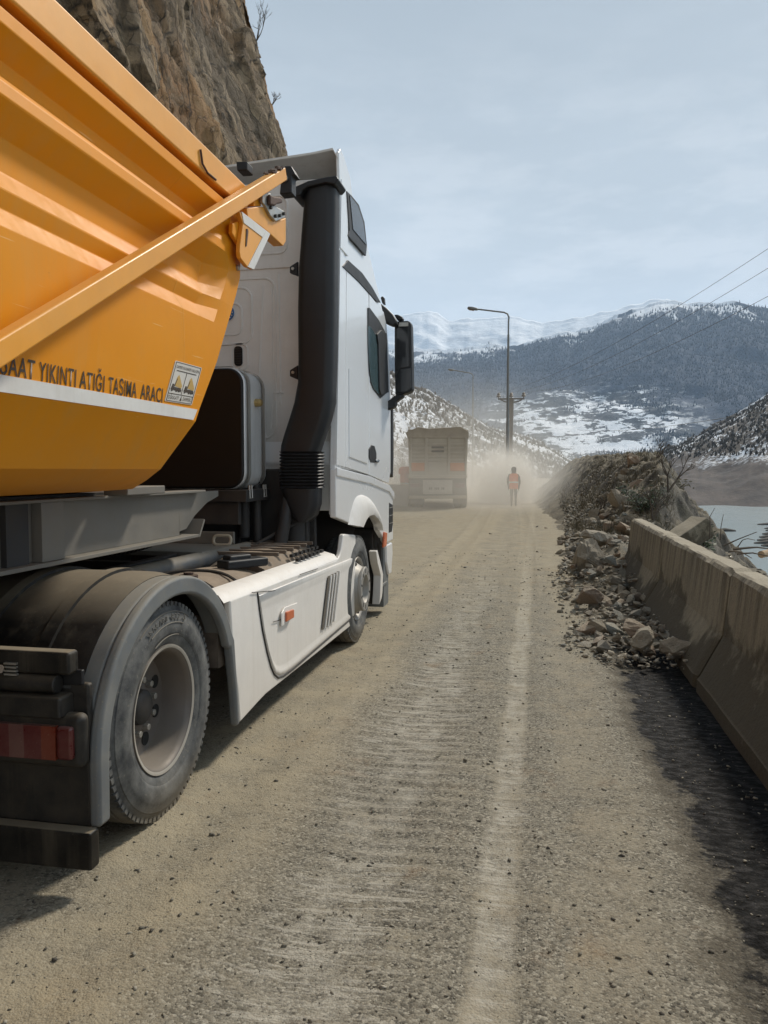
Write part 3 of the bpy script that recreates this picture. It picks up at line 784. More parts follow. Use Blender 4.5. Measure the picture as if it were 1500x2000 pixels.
m = MB(); m.box(-2.62, -1.665, 2.60, 2.665, .105, .255)
m.build('mud_flap', M['fender_top'], tr, bevel=.010)

# --- wheels
def tyre_mesh(c, lugs=64):
    m = MB()
    pr = [(-.245,.290),(-.28,.32),(-.292,.38),(-.285,.44),(-.262,.485),(-.235,.505),(-.215,.513),(-.20,.513),(-.198,.500),(-.188,.500),(-.186,.516),(-.148,.516),(-.146,.502),(-.136,.502),(-.134,.516),(-.096,.516),(-.094,.502),(-.084,.502),(-.082,.513),(-.055,.511),(-.036,.500),(-.026,.486),(-.020,.470),(-.015,.466),(-.006,.43),(-.004,.426),(.0,.40),(-.003,.365),(-.008,.352),(-.012,.348),(-.016,.33),(-.026,.312),(-.034,.302),(-.045,.290)]
    m.lathe(pr, c, 'X', 96, 1, closed=True)
    return m
def lug_mesh(m, c, n=76):
    for k in range(n):
        a = 2*math.pi*k/n; rad = Vector((0, math.cos(a), math.sin(a))); tan = Vector((0, -math.sin(a), math.cos(a))); ax = Vector((1,0,0))
        for xx, w_, rr in ((-.043,.034,.494), (-.222,.030,.500)):
            m.obox(Vector(c) + ax*xx + rad*rr, (ax, rad, tan), (w_, .030, .026))
    return m
def arc_text(txt, c, r, a_mid, size, x, mat, parent, name):
    """raised sidewall lettering, each letter set along the arc"""
    step = size*.78/r
    col = []
    for i, ch in enumerate(txt):
        if ch == ' ': continue
        a = a_mid - (i - (len(txt)-1)/2)*step
        rad = Vector((0, math.cos(a), math.sin(a))); tan = Vector((0, math.sin(a), -math.cos(a)))
        def xf(px_, py_, pz_, rad=rad, tan=tan):
            # seen from the right the wheel's +Y points right, so text runs clockwise
            return Vector(c) + rad*(r + py_) + tan*px_ + Vector((x + pz_, 0, 0))
        col.append(text_mesh(ch, size, name, mat, parent, xf, .002, 'CENTER'))
    return col
rw = (-1.695, 3.33, .515)
MUL = M['tyre']
wheel = MB().lathe([(-.165,.02),(-.165,.10),(-.178,.16),(-.175,.225),(-.17,.243),(-.14,.250),(-.11,.254),(-.085,.262),(-.055,.268),(-.036,.276),(-.026,.290),(-.022,.302),(-.030,.306),(-.045,.300),(-.06,.288),(-.26,.288)], rw, 'X', 72).build('rear_wheel', M['rim'], tr, ang=45)
MB().lathe([(-.034,.292),(-.024,.303),(-.0215,.3035),(-.022,.297),(-.026,.288)], rw, 'X', 72).build('rim_edge', paint('worn_rim_edge', (.46,.43,.38), .45, metal=.3, dust=.4), wheel)
ty = lug_mesh(tyre_mesh(rw), rw).build('tyre', M['tyre'], wheel, ang=30)
m = MB(); m.lathe([(-.166,.085),(-.14,.082),(-.13,.07),(-.128,.0)], rw, 'X', 40)
m.build('hub', M['chassis'], wheel, ang=40)
for k in range(8):
    a = R(22.5 + 45*k); cy, cz = rw[1] + .196*math.cos(a), rw[2] + .196*math.sin(a)
    m = MB(); m.cyl((rw[0] - .185, cy, cz), (rw[0] - .1735, cy, cz), .033, 18); m.build('hand_hole', M['hole'], wheel)
for k in range(10):
    a = R(36*k + 8); cy, cz = rw[1] + .128*math.cos(a), rw[2] + .128*math.sin(a)
    m = MB(); m.cyl((rw[0] - .180, cy, cz), (rw[0] - .142, cy, cz), .017, 6); m.build('wheel_nut', M['steel'], wheel, bevel=.003)
lt = paint('tyre_lettering', (.12,.12,.115), .8, dust=.4)
arc_text('315/80 R22.5', rw, .425, R(92), .040, .001, lt, wheel, 'tyre_lettering')
m = MB()
for r_, a0, a1 in ((.410, 70, 118), (.462, 60, 125), (.352, 75, 115)):
    m.tube([(rw[0] + (.0015 if r_ < .44 else -.012), rw[1] + r_*math.cos(R(a)), rw[2] + r_*math.sin(R(a))) for a in range(a0, a1, 3)], .003, 5)
m.build('sidewall_bead', lt, wheel)
# inner tyre of the twin
tyre_mesh((rw[0] - .34, rw[1], rw[2])).build('inner_tyre', M['tyre'], tr, ang=30)

fw = (-1.645, 7.13, .515)
fwheel = MB().lathe([(-.10,.02),(-.02,.10),(.030,.126),(.046,.130),(.052,.136),(.052,.205),(.046,.212),(.026,.212),(.022,.205),(.008,.212),(-.04,.240),(-.055,.252),(-.07,.262),(-.056,.270),(-.036,.278),(-.026,.290),(-.022,.302),(-.030,.306),(-.045,.300),(-.06,.288),(-.24,.288)], fw, 'X', 72).build('front_wheel', M['rim_front'], tr, ang=40)
lug_mesh(tyre_mesh(fw), fw, 60).build('tyre', M['tyre'], fwheel, ang=30)
m = MB(); m.lathe([(-.02,.127),(-.0,.10),(.012,.06),(.014,.0)], fw, 'X', 40); m.build('hub', M['chassis'], fwheel, ang=40)
for k in range(10):
    a = R(36*k + 90); d = Vector((0, math.cos(a), math.sin(a))); c_ = Vector(fw) + d*.172
    pts = [(p[0], p[1]) for p in rrect(-.010, .010, -.022, .022, .009, 3)]
    t_ = Vector((0, -math.sin(a), math.cos(a)))
    m = MB(); m._prism([tuple(c_ + t_*x + d*y + Vector((.046,0,0))) for x, y in pts], [tuple(c_ + t_*x + d*y + Vector((.0535,0,0))) for x, y in pts])
    m.build('ring_hole', M['hole'], fwheel)
for k in range(8):
    a = R(45*k + 12); d = Vector((0, math.cos(a), math.sin(a))); c_ = Vector(fw) + d*.236
    m = MB(); m.cyl(c_ + Vector((-.05,0,0)), c_ + Vector((-.026,0,0)) , .021, 14); m.build('hand_hole', M['hole'], fwheel)
# left wheels
for src, dx in ((wheel, -5.8 + 2*1.695 + .0), (fwheel, -5.8 + 2*1.645)):
    c = dup(src, tr); c.rotation_euler = (0, 0, math.pi)
    pv = Vector((rw if src is wheel else fw)) - rootloc(tr)
    # turn about the tractor's long centre line
    c.location = (2*0 , 2*pv.y, 0)
m = MB(); m.cyl((-4.0, 3.33, .515), (-1.9, 3.33, .515), .11, 16); m.cyl((-4.0, 7.13, .5), (-1.75, 7.13, .5), .08, 12); m.lathe([(-.2,.0),(-.17,.15),(0,.22),(.17,.15),(.2,0)], (-2.9,3.33,.5), 'X', 24)
m.build('axle', M['chassis'], tr, ang=40)
m = MB(); m.box(-4.1, -3.5, 4.2, 6.3, .3, .95); m.build('left_light_block', M['chassis'], tr, bevel=.08, seg=4)  # unseen tank block, added to stop daylight showing through under the truck

# ------------------------------------------------------------------ tipper semi-trailer
tl = empty('tipper_trailer', (-2.93, 0, 0), 'orange yellow tipper trailer with ribbed half pipe body and white tape stripe', 'trailer')
CXT = -2.93
P_ = [(3.125,-1.72),(3.105,-1.664),(3.052,-1.660),(2.985,-1.735),(2.942,-1.738),(2.885,-1.676),(2.835,-1.668),(2.745,-1.748),(2.63,-1.748),(2.56,-1.700),(2.50,-1.722),(2.425,-1.672),(2.22,-1.667),(1.968,-1.688),(1.895,-1.690),(1.655,-1.815),(1.60,-1.90),(1.553,-2.03),(1.535,-2.30)]
def yF(z): return float(np.interp(z, [1.53,1.60,1.65,1.9,2.43,2.72,3.2], [3.66,3.52,3.50,3.64,4.0,4.20,4.26]))
def xflat(z): return float(np.interp(z, [1.535,1.553,1.60,1.655,1.895,1.968,2.22,3.13], [-2.30,-2.03,-1.90,-1.815,-1.690,-1.688,-1.668,-1.672]))
cols = []
for kind in range(6):
    right = []
    for z, x in P_:
        f = yF(z)
        if kind == 0: p = (x, -6.0, z)
        elif kind == 1: p = (x, f - .34, z)
        elif kind == 2: p = (xflat(z), f - .17, z)
        elif kind == 3: p = (xflat(z), f, z)
        elif kind == 4: p = (xflat(z) - .012, f + .012, z)
        else: p = (xflat(z) - .085, f + .085, z + (.02 if z < 1.9 else 0))
        right.append(p)
    left = [(2*CXT - p[0], p[1], p[2]) for p in reversed(right)]
    cols.append(right + left)
body = MB().loft(cols).build('tipper_body', M['yellow'], tl, bevel=.008, seg=2, ang=24)
# bulkhead and tarpaulin hoops end
m = MB(); m.box(-4.15, -1.80, 4.30, 4.42, 3.23, 3.33)
m.build('bulkhead_beam', M['yellow'], tl, bevel=.012)
m = MB(); m.box(-1.775, -1.655, -6.0, 4.30, 3.142, 3.285)
m.build('top_rail', M['yellow_edge'], tl, bevel=.012, seg=3)
m = MB(); m.box(-4.2, -4.085, -6.0, 4.30, 3.142, 3.285)
m.build('top_rail', M['yellow_edge'], tl, bevel=.012, seg=3)
tarp = paint('dark_tarpaulin', (.05,.05,.05), .7, dust=.5)
rows = []
for i in range(9):
    x = -1.70 - 2.46*i/8; z = 3.29 + .03*math.sin(math.pi*i/8); rows.append([(x, -6, z), (x, 4.3, z)])
MB().loft(rows, caps=False, close=False).build('tarpaulin', tarp, tl)
m = MB()
for seq in ([(3.641,3.234),(3.662,3.173),(3.722,3.15),(3.824,3.153)], ):
    m.tube([(-1.648, y, z) for y, z in seq], .006, 6)
m.build('tie_wire', M['rust'], tl)
# diagonal brace
ba = [(2.081,2.016),(4.721,3.506)]
d0 = Vector((0, ba[1][0]-ba[0][0], ba[1][1]-ba[0][1])).normalized(); u0 = Vector((0, -d0.z, d0.y))
a0 = Vector((-1.6, *ba[0])) - d0*.18; a1 = Vector((-1.6, *ba[1])) + d0*.03
m = MB(); m.obox((a0 + a1)/2, (d0, u0, Vector((1,0,0))), ((a1-a0).length, .078, .062))
brace = m.build('diagonal_brace', M['yellow_edge'], tl, bevel=.009, seg=2)
m = MB(); pv_ = a0 + d0*.06; m.cyl((-1.70, pv_.y, pv_.z), (-1.545, pv_.y, pv_.z), .032, 16); m.build('brace_pivot', M['steel'], brace, bevel=.004)
m = MB(); rnd = random.Random(3)
for k in range(26):
    f = (k % 13)/13*.10; c = a1 - d0*(.02 + f*2.2 + rnd.random()*.05) + u0*(.040 + rnd.random()*.008) + Vector((rnd.uniform(-.03,.03),0,0))
    m.obox(c, (d0, u0, Vector((1,0,0))), (rnd.uniform(.012,.04), rnd.uniform(.004,.012), rnd.uniform(.01,.03)))
m.build('rust_flake', M['rust'], brace)
# brackets at the front corner
hk = [(4.186,3.126),(4.357,3.189),(4.505,3.238),(4.6,3.217),(4.686,3.207),(4.884,3.292),(4.88,3.14),(4.826,3.095),(4.567,3.098),(4.399,3.095),(4.206,3.08)]
MB().px(hk, -1.69, -1.62).build('hook_plate', M['yellow_edge'], tl, bevel=.006)
gp = [(4.041,3.067),(4.104,3.069),(4.532,3.087),(4.256,2.802),(4.162,2.794),(4.063,2.815),(4.05,2.844),(4.055,2.881),(4.103,3.014)]
gus = MB().px(gp, -1.635, -1.61).build('gusset', M['yellow_edge'], tl, bevel=.004)
t1 = [(4.075,3.07),(4.533,3.087),(4.503,3.063),(4.41,3.028),(4.108,3.019)]
t2 = [(4.456,3.078),(4.533,3.085),(4.251,2.801),(4.157,2.792)]
m = MB(); m.px(t1, -1.611, -1.606); m.px(t2, -1.610, -1.6045); m.build('reflective_tape', M['tape'], gus)
sl = [(4.144,2.998),(4.165,3.004),(4.172,2.992),(4.145,2.901),(4.132,2.897),(4.142,2.971)]
MB().px(sl, -1.612, -1.6055).build('slot', M['rust'], gus)
pk = [(4.014,2.989),(4.155,3.051),(4.179,3.036),(4.131,2.908),(4.102,2.9),(4.007,2.934)]
MB().px(pk, -1.66, -1.635).build('corner_fold', M['yellow'], tl, bevel=.006)
lp = [(4.394,3.288),(4.463,3.301),(4.534,3.329),(4.581,3.273),(4.784,3.303),(4.803,3.268),(4.628,3.188),(4.531,3.193),(4.449,3.222),(4.393,3.226)]
lat = MB().px(lp, -1.62, -1.60).build('latch_plate', M['steel'], tl, bevel=.004)
m = MB()
lb = [(4.514,3.235),(4.598,3.211),(4.679,3.239),(4.757,3.276)]
for y, z in lb: m.cyl((-1.60, y, z), (-1.585, y, z), .011, 8)
m.build('latch_bolt', M['chassis'], lat)
lh_ = [(4.459,3.294),(4.525,3.305),(4.649,3.343),(4.693,3.342),(4.686,3.317),(4.585,3.277),(4.548,3.253),(4.458,3.231)]
MB().px(lh_, -1.60, -1.575).build('latch_hinge', M['rust'], lat, bevel=.012, seg=3)
m = MB(); q = [(4.326,3.239),(4.449,3.297),(4.447,3.223),(4.324,3.182)]
m.px(q, -1.75, -1.63); m.build('latch_block', M['yellow'], tl, bevel=.006)
# black rubber buffers between trailer and cab
q = [(-1.775,3.485),(-1.705,3.48),(-1.705,3.431),(-1.771,3.432)]
m = MB(); m.py(q, 4.42, 4.52); m.build('buffer_tube', M['black_plastic'], tl, bevel=.006)
q = [(-1.695,3.675),(-1.621,3.669),(-1.587,3.606),(-1.617,3.604),(-1.618,3.492),(-1.704,3.489),(-1.694,3.579)]
m = MB(); m.py(q, 5.0, 5.1); bb = m.build('buffer_block', M['black_plastic'], tl, bevel=.008)
q = [(-1.662,3.587),(-1.662,3.587)]
m = MB(); m.cyl((q[0][0], 4.96, q[0][1]), (q[0][0], 5.0, q[0][1]), .022, 12); m.build('buffer_bolt', M['steel'], bb, bevel=.004)
q = [(4.156,2.789),(4.157,2.789)]
m = MB(); m.cyl((-1.70, *q[0]), (-1.655, *q[0]), .016, 12); m.build('body_bolt', M['steel'], tl, bevel=.004)
# white stripe, lettering, warning sticker
tp = [(3.647,1.968),(3.598,1.911)]
m = MB(); m.px([(-6, 1.955), (tp[0][0], 1.955), (tp[1][0], 1.9), (-6, 1.9)], -1.690, -1.6845)
m.build('tape_stripe', M['tape'], tl)
def fit_text(txt, y0, y1, z0, h, name, mat, parent, xpl, xtop, slant=0.0):
    cu = bpy.data.curves.new(name, 'FONT'); cu.body = txt; cu.size = 1.0; cu.resolution_u = 3; cu.extrude = .0; cu.offset = .007; cu.space_character = 1.10
    o = bpy.data.objects.new(name, cu); S.collection.objects.link(o)
    me = bpy.data.meshes.new_from_object(o.evaluated_get(bpy.context.evaluated_depsgraph_get()))
    bpy.data.objects.remove(o); bpy.data.curves.remove(cu); me.name = name
    xs = [v.co.x for v in me.vertices]; w = max(xs) - min(xs); x0 = min(xs); cap = .729
    sc = (y1 - y0)/w; o0 = rootloc(parent)
    for v in me.vertices:
        y = y0 + (v.co.x - x0)*sc; zz = v.co.y/cap*h
        v.co = Vector((xpl + (xtop - xpl)*(zz/h), y + slant*zz, z0 + zz)) - o0
    me.materials.clear(); me.materials.append(mat)
    o = bpy.data.objects.new(name, me); S.collection.objects.link(o); o.parent = parent
    return sc
lt_ = [(2.183,1.952),(3.269,1.964),(2.244,2.012),(3.271,2.022),(2.219,1.949)]
zb = 1.958; hh = .068
wy = [(2.189,1.947),(2.363,1.957),(2.386,1.949),(2.602,1.957),(2.627,1.952),(2.794,1.957),(2.825,1.955),(3.045,1.96),(3.079,1.957),(3.278,1.963)]
for k, w_ in enumerate(('ŞAAT', 'YIKINTI', 'ATIĞI', 'TAŞIMA', 'ARACI')):
    fit_text(w_, wy[2*k][0], wy[2*k+1][0], zb, hh, 'lettering', M['letter'], tl, -1.6865, -1.6808)
fit_text('İN', wy[0][0] - .125, wy[0][0] - .012, zb, hh, 'lettering', M['letter'], tl, -1.6865, -1.6808)
c4 = [(3.383,2.164),(3.67,2.167),(3.58,1.972),(3.299,1.968)]
def sq(a, b):   # a along 0..1 from the left, b from the bottom 0..1, on the sticker's own plane
    y = (c4[0][0]*(1-a) + c4[1][0]*a)*b + (c4[3][0]*(1-a) + c4[2][0]*a)*(1-b)
    z = (c4[0][1]*(1-a) + c4[1][1]*a)*b + (c4[3][1]*(1-a) + c4[2][1]*a)*(1-b)
    return y, z
def xs_(z): return float(np.interp(z, [1.968, 2.22], [-1.688, -1.667])) + .0035
def spoly(ab, off=0.0):
    m_ = MB(); v = [sq(a, b) for a, b in ab]
    f = [(xs_(z) + off, y, z) for y, z in v]; k_ = [(xs_(z) - .004, y, z) for y, z in v]
    return m_._prism(k_, f)
st_ = spoly([(0,.02),(.02,0),(.98,0),(1,.02),(1,.98),(.98,1),(.02,1),(0,.98)]).build('warning_sticker', M['sticker'], tl)
m = MB()
for q in ([(.03,.02),(.97,.02),(.97,.032),(.03,.032)], [(.03,.968),(.97,.968),(.97,.98),(.03,.98)], [(.03,.03),(.045,.03),(.045,.97),(.03,.97)], [(.955,.03),(.97,.03),(.97,.97),(.955,.97)], [(.04,.195),(.96,.195),(.96,.212),(.04,.212)], [(.12,.765),(.86,.765),(.86,.785),(.12,.785)], [(.49,.21),(.505,.21),(.505,.77),(.49,.77)]):
    p = spoly(q, .0012); m.add(p.v, p.f)
m.build('sticker_line', M['letter'], st_)
m = MB(); m2 = MB()
for ox in (.0, .47):
    for q in ([(.08+ox,.30),(.46+ox,.27),(.46+ox,.33),(.08+ox,.345)], [(.09+ox,.35),(.16+ox,.345),(.16+ox,.44),(.10+ox,.44)], [(.17+ox,.345),(.44+ox,.335),(.44+ox,.36),(.17+ox,.37)]):
        p = spoly(q, .0012); m.add(p.v, p.f)
    for cx_ in (.13, .29, .38):
        p = spoly([(cx_+ox + .032*math.cos(t), .285 + .026*math.sin(t)) for t in [k*2*math.pi/10 for k in range(10)]], .0016); m.add(p.v, p.f)
    p = spoly([(.18+ox,.40),(.43+ox,.355),(.45+ox,.42),(.25+ox,.68),(.20+ox,.62)], .0010); m2.add(p.v, p.f)
    p = spoly([(.17+ox,.38),(.19+ox,.38),(.23+ox,.58),(.21+ox,.58)], .0014); m.add(p.v, p.f)
m.build('sticker_truck', M['letter'], st_); m2.build('sticker_body', paint('sticker_yellow', (.55,.35,.10), .5), st_)
def stext(txt, a0, a1, b0, b1):
    cu = bpy.data.curves.new('sticker_text', 'FONT'); cu.body = txt; cu.size = 1.0; cu.resolution_u = 2
    o = bpy.data.objects.new('sticker_text', cu); S.collection.objects.link(o)
    me = bpy.data.meshes.new_from_object(o.evaluated_get(bpy.context.evaluated_depsgraph_get()))
    bpy.data.objects.remove(o); bpy.data.curves.remove(cu); me.name = 'sticker_text'
    xs = [v.co.x for v in me.vertices]; x0, w = min(xs), max(xs) - min(xs); o0 = rootloc(tl)
    for v in me.vertices:
        y, z = sq(a0 + (a1-a0)*(v.co.x-x0)/w, b0 + (b1-b0)*v.co.y/.729)
        v.co = Vector((xs_(z) + .0013, y, z)) - o0
    me.materials.clear(); me.materials.append(M['letter'])
    o = bpy.data.objects.new('sticker_text', me); S.collection.objects.link(o); o.parent = st_
stext('DİKKAT!', .07, .45, .07, .165); stext('DAMPERLİ', .60, .94, .07, .165); stext('DAMPER KALKARKEN YAKLAŞMA', .08, .93, .83, .91)
p = spoly([(.49,.06),(.56,.06),(.525,.18)], .0012); p.build('sticker_triangle', M['letter'], st_)
# frame beam of the trailer
XB = -2.27
bo = [(4.436,1.495),(4.877,1.475),(5.193,1.446),(4.875,1.411),(4.594,1.357),(4.463,1.301),(4.439,1.257)]
m = MB(); m.box(XB - .014, XB, -6, 4.62, 1.225, 1.50)
m.px([(4.62,1.25),(4.62,1.50),(5.25,1.50),(5.25,1.46),(5.05,1.42),(4.85,1.34),(4.72,1.26)], XB - .014, XB)
bm_ = m.build('frame_beam', M['beam'], tl, bevel=.003)
m = MB(); m.box(XB - .075, XB + .075, -6, 4.75, 1.205, 1.225); m.box(XB - .075, XB + .06, -6, 4.9, 1.50, 1.515)
m.obox((XB, 4.80, 1.26), (Vector((1,0,0)), Vector((0,.6,.8)), Vector((0,-.8,.6))), (.15,.14,.02))
m.build('beam_flange', M['beam'], bm_, bevel=.003)
m = MB(); m.box(XB, XB + .055, 3.13, 3.30, 1.226, 1.50)
m.build('beam_stiffener', M['beam'], bm_, bevel=.003)
m = MB(); m.box(XB, XB + .03, 2.92, 3.07, 1.226, 1.50); m.build('beam_shade', M['chassis'], bm_)  # dark block painted in for the shade beside the stiffener plate
m = MB(); m.box(-3.59, -3.56, -6, 4.9, 1.205, 1.515); m.build('frame_beam', M['beam'], tl)
m = MB(); m.box(-3.56, -2.29, -6, 4.2, 1.50, 1.53); m.box(-3.5, -2.36, 4.2, 5.0, 1.22, 1.5)
m.build('underbody', M['chassis'], tl)
m = MB(); m.box(-2.26, -2.12, 3.72, 4.14, 1.515, 1.56); m.build('body_rest', M['beam'], tl, bevel=.006)

# ------------------------------------------------------------------ the truck driving ahead, seen from behind in its dust
FY = 33.0
ft0 = [(-4.198,0.043),(-4.192,0.043)]
far = empty('dump_truck', (ft0[0][0], FY, 0), 'dusty dump truck driving away from behind with grey tailgate and two orange panels', 'truck')
fgrey = paint('far_body_grey', (.36,.315,.24), .6, dust=.5, var=.1, dustcol=(.36,.30,.22))
forng = paint('far_orange', (.50,.17,.04), .6, dust=.45)
fdark = paint('far_dark', (.09,.08,.065), .6, dust=.5)
def xz(p, y0, y1): return MB().py(p, y0, y1)
q = [(-5.472,3.408),(-2.874,3.381),(-2.944,1.402),(-5.421,1.398)]
xz(q, FY + .08, FY + 6).build('body', fgrey, far, bevel=.03)
q = [(-5.424,3.024),(-2.907,3.004),(-2.944,1.419),(-5.409,1.416)]
tg = xz(q, FY, FY + .085).build('tailgate', fgrey, far, bevel=.015)
q = [(-5.58,3.262),(-5.042,3.503),(-4.566,3.428),(-3.681,3.477),(-3.213,3.519),(-2.862,3.294),(-2.86,3.004),(-5.472,3.025)]
xz(q, FY - .02, FY + 5.8).build('tarpaulin', paint('far_tarp', (.36,.31,.24), .8, dust=.4, bump=.3, bs=6), far, bevel=.03)
m = MB()
for a, b_ in ((186,204),(300,318),(466,484),(590,606)):
    for q in ([(-6.546,3.033),(-6.546,1.396)],): pass
    x0_, x1_ = [np.interp(t, [186,604], [[(-5.422,1.902),(-2.947,1.898)][0][0], [(-5.422,1.902),(-2.947,1.898)][1][0]]) for t in (a, b_)]
    m = MB(); m.box(x0_, x1_, FY - .06, FY + .01, q[1][1], q[0][1]); m.build('tailgate_post', fgrey, tg, bevel=.012)
m = MB()
XA, XBf = [(-5.422,1.902),(-2.947,1.898)][0][0], [(-5.422,1.902),(-2.947,1.898)][1][0]
for z0, z1 in ((1150,1166),(1180,1196),(1212,1226),(1240,1252),(1268,1280)):
    q = [(-6.546,3.686),(-6.546,1.307)]
    f = lambda v: q[0][1] + (q[1][1]-q[0][1])*(v-1000)/400
    m.box(XA + .06, XBf - .06, FY - .03, FY + .01, f(z1), f(z0))
m.build('tailgate_rib', fgrey, tg, bevel=.01)
m = MB()
for z0, z1 in ((1172,1186),(1200,1214)):
    m.box(XA + .97, XBf - .97, FY - .045, FY, f(z1), f(z0))
m.build('tailgate_slot', fdark, tg)
for a in ('L', 'R'):
    q = [(-5.398,1.961),(-4.74,1.96),(-4.739,1.606),(-5.397,1.606)] if a == 'L' else [(-3.65,1.958),(-3.017,1.957),(-3.015,1.606),(-3.649,1.606)]
    xz(q, FY - .035, FY + .01).build('orange_panel', forng, tg, bevel=.01)
q = [(-5.481,1.428),(-2.909,1.431),(-2.92,1.302),(-5.469,1.297)]
xz(q, FY - .08, FY + .2).build('tail_sill', fgrey, far, bevel=.02)
q = [(-4.827,1.222),(-3.553,1.225),(-3.55,0.608),(-4.825,0.6)]
pl = xz(q, FY + .05, FY + .10).build('rear_plate_panel', paint('far_pale_panel', (.42,.40,.36), .6, dust=.4), far, bevel=.01)
m = MB(); x_ = q[0][0] + .28
for k in range(9):
    if k != 2 and k != 6: m.box(x_ + k*.075, x_ + k*.075 + .05, FY + .04, FY + .052, q[0][1]-.42, q[0][1]-.32)
m.build('plate_mark', fdark, pl)
q = [(-5.445,1.297),(-2.943,1.302),(-2.951,0.524),(-5.431,0.507)]
xz(q, FY + .12, FY + 6).build('rear_chassis', fdark, far, bevel=.02)
q = [(-5.455,0.537),(-2.939,0.553),(-2.938,0.424),(-5.455,0.406)]
xz(q, FY - .02, FY + .08).build('underrun_bar', fgrey, far, bevel=.02)
for a in ('L', 'R'):
    q = [(-5.366,1.072),(-4.964,1.073),(-4.964,0.896),(-5.366,0.894)] if a == 'L' else [(-3.434,1.079),(-3.024,1.08),(-3.023,0.904),(-3.433,0.902)]
    xz(q, FY + .02, FY + .13).build('tail_lamp', M['red_lens'], far, bevel=.01)
    q = [(-5.408,0.894),(-4.886,0.896),(-4.884,0.185),(-5.406,0.18)] if a == 'L' else [(-3.504,0.902),(-2.976,0.904),(-2.972,0.201),(-3.5,0.197)]
    xz(q, FY + .10, FY + .14).build('mud_flap', fdark, far, bevel=.01)
    x = q[0][0]
    wh = MB().lathe([(0,.2),(0,.40),(.03,.48),(.08,.51),(.26,.51),(.30,.48),(.33,.51),(.50,.51),(.56,.47),(.58,.38),(.58,.2)], (x + .02, FY + .75, .51), 'X', 28, 1, closed=True).build('wheel', M['tread'], far, ang=40)
    dup(wh, far).location = (0, 1.35, 0)
m = MB(); m.box(XA + .1, XBf - .1, FY + 6.05, FY + 7.9, .9, 3.0); m.build('cab', paint('far_cab', (.6,.6,.6), .4, dust=.3), far, bevel=.1, seg=3)

far.rotation_euler = (0, 0, R(7.0))

# ------------------------------------------------------------------ person walking in an orange vest
pp = [(-1.001,0.109),(-1,0.086)]
PX, PY = pp[0][0], 35.0
per = None
def skin_fig(name, verts, edges, radii, mat, loc, root=0, sub=2, parent=None):
    me = bpy.data.meshes.new(name); me.from_pydata(verts, edges, [])
    o = bpy.data.objects.new(name, me); S.collection.objects.link(o); o.location = loc
    if parent: o.parent = parent; o.location = (0,0,0)
    md = o.modifiers.new('skin', 'SKIN'); md.use_smooth_shade = True
    for v, r_ in zip(me.skin_vertices[0].data, radii): v.radius = r_ if isinstance(r_, tuple) else (r_, r_)
    me.skin_vertices[0].data[root].use_root = True
    ss = o.modifiers.new('sub', 'SUBSURF'); ss.levels = sub; ss.render_levels = sub
    me.materials.append(mat); return o
V = []; E_ = []; Rr = []
def jv(p, r, to=None):
    V.append(p); Rr.append(r)
    if to is not None: E_.append((to, len(V)-1))
    return len(V) - 1
hip = jv((0,0,.95), (.155,.115)); wst = jv((0,.0,1.10), (.15,.115), hip); chs = jv((0,.02,1.30), (.185,.125), wst); shd = jv((0,.02,1.44), (.15,.09), chs)
nk = jv((0,.03,1.53), .058, shd); hd0 = jv((0,.045,1.60), (.072,.085), nk); hd1 = jv((0,.05,1.69), (.080,.098), hd0); hd2 = jv((0,.045,1.765), (.055,.065), hd1)
jv((0,.150,1.655), .016, hd0)                     # nose, on the far side
for s_, sw in ((-1,.03),(1,-.03)):
    th = jv((s_*.095, sw*.6, .87), .088, hip); kn = jv((s_*.095, sw*1.2 + .03, .50), .062, th); an = jv((s_*.09, -sw*1.2, .10), .046, kn); to_ = jv((s_*.10, -sw*1.2 + .15, .045), (.045,.038), an)
    sh = jv((s_*.20,.02,1.40), .072, shd); el = jv((s_*.265,-.03,1.13), .055, sh); wr = jv((s_*.235,.06,.90), .040, el); pm = jv((s_*.225,.08,.82), (.022,.042), wr)
    for k in range(4):
        f1_ = jv((s_*(.222), .05 + .021*k, .765), .0095, pm); jv((s_*.205, .055 + .021*k, .715 - (.01 if k in (1,2) else 0)), .008, f1_)
    t1_ = jv((s_*.215,.125,.82), .011, pm); jv((s_*.205,.135,.775), .009, t1_)
    jv((s_*.085,.05,1.665), .014, hd0)             # ear
cloth_dark = paint('dark_work_clothes', (.060,.035,.022), .9, dust=.4, var=.2)
per = skin_fig('person', V, E_, Rr, cloth_dark, (PX, PY, .0))
tag(per, 'person in orange safety vest and dark trousers walking away in the dust', 'person')
vest = paint('orange_vest', (.75,.16,.02), .8, dust=.15, var=.1)
rings = []
for z, a, b_ in ((.80,.200,.155),(.95,.20,.15),(1.10,.19,.145),(1.28,.222,.16),(1.38,.235,.15),(1.455,.19,.12),(1.50,.09,.09)):
    rings.append([(PX + a*math.cos(t), PY + .01 + b_*math.sin(t), z) for t in [2*math.pi*k/24 for k in range(24)]])
vo = MB().loft(rings, caps=False).build('vest', vest, per, ang=80)
rings = []
for z, a, b_ in ((1.07,.198,.152),(1.14,.200,.154)):
    rings.append([(PX + a*math.cos(t), PY + .01 + b_*math.sin(t), z) for t in [2*math.pi*k/24 for k in range(24)]])
MB().loft(rings, caps=False).build('reflective_band', M['tape'], vo)
# a hood covers the head
hood = MB(); rings = []
for z, a, dy in ((1.50,.085,.03),(1.58,.105,.03),(1.68,.118,.03),(1.76,.100,.035),(1.80,.055,.04)):
    rings.append([(PX + a*math.cos(t), PY + dy - .012 + a*1.02*math.sin(t)*(1 if math.sin(t) < 0 else .55), z) for t in [2*math.pi*k/20 for k in range(20)]])
hood.loft(rings).build('hood', paint('grey_hood', (.09,.085,.085), .9), per, ang=80)

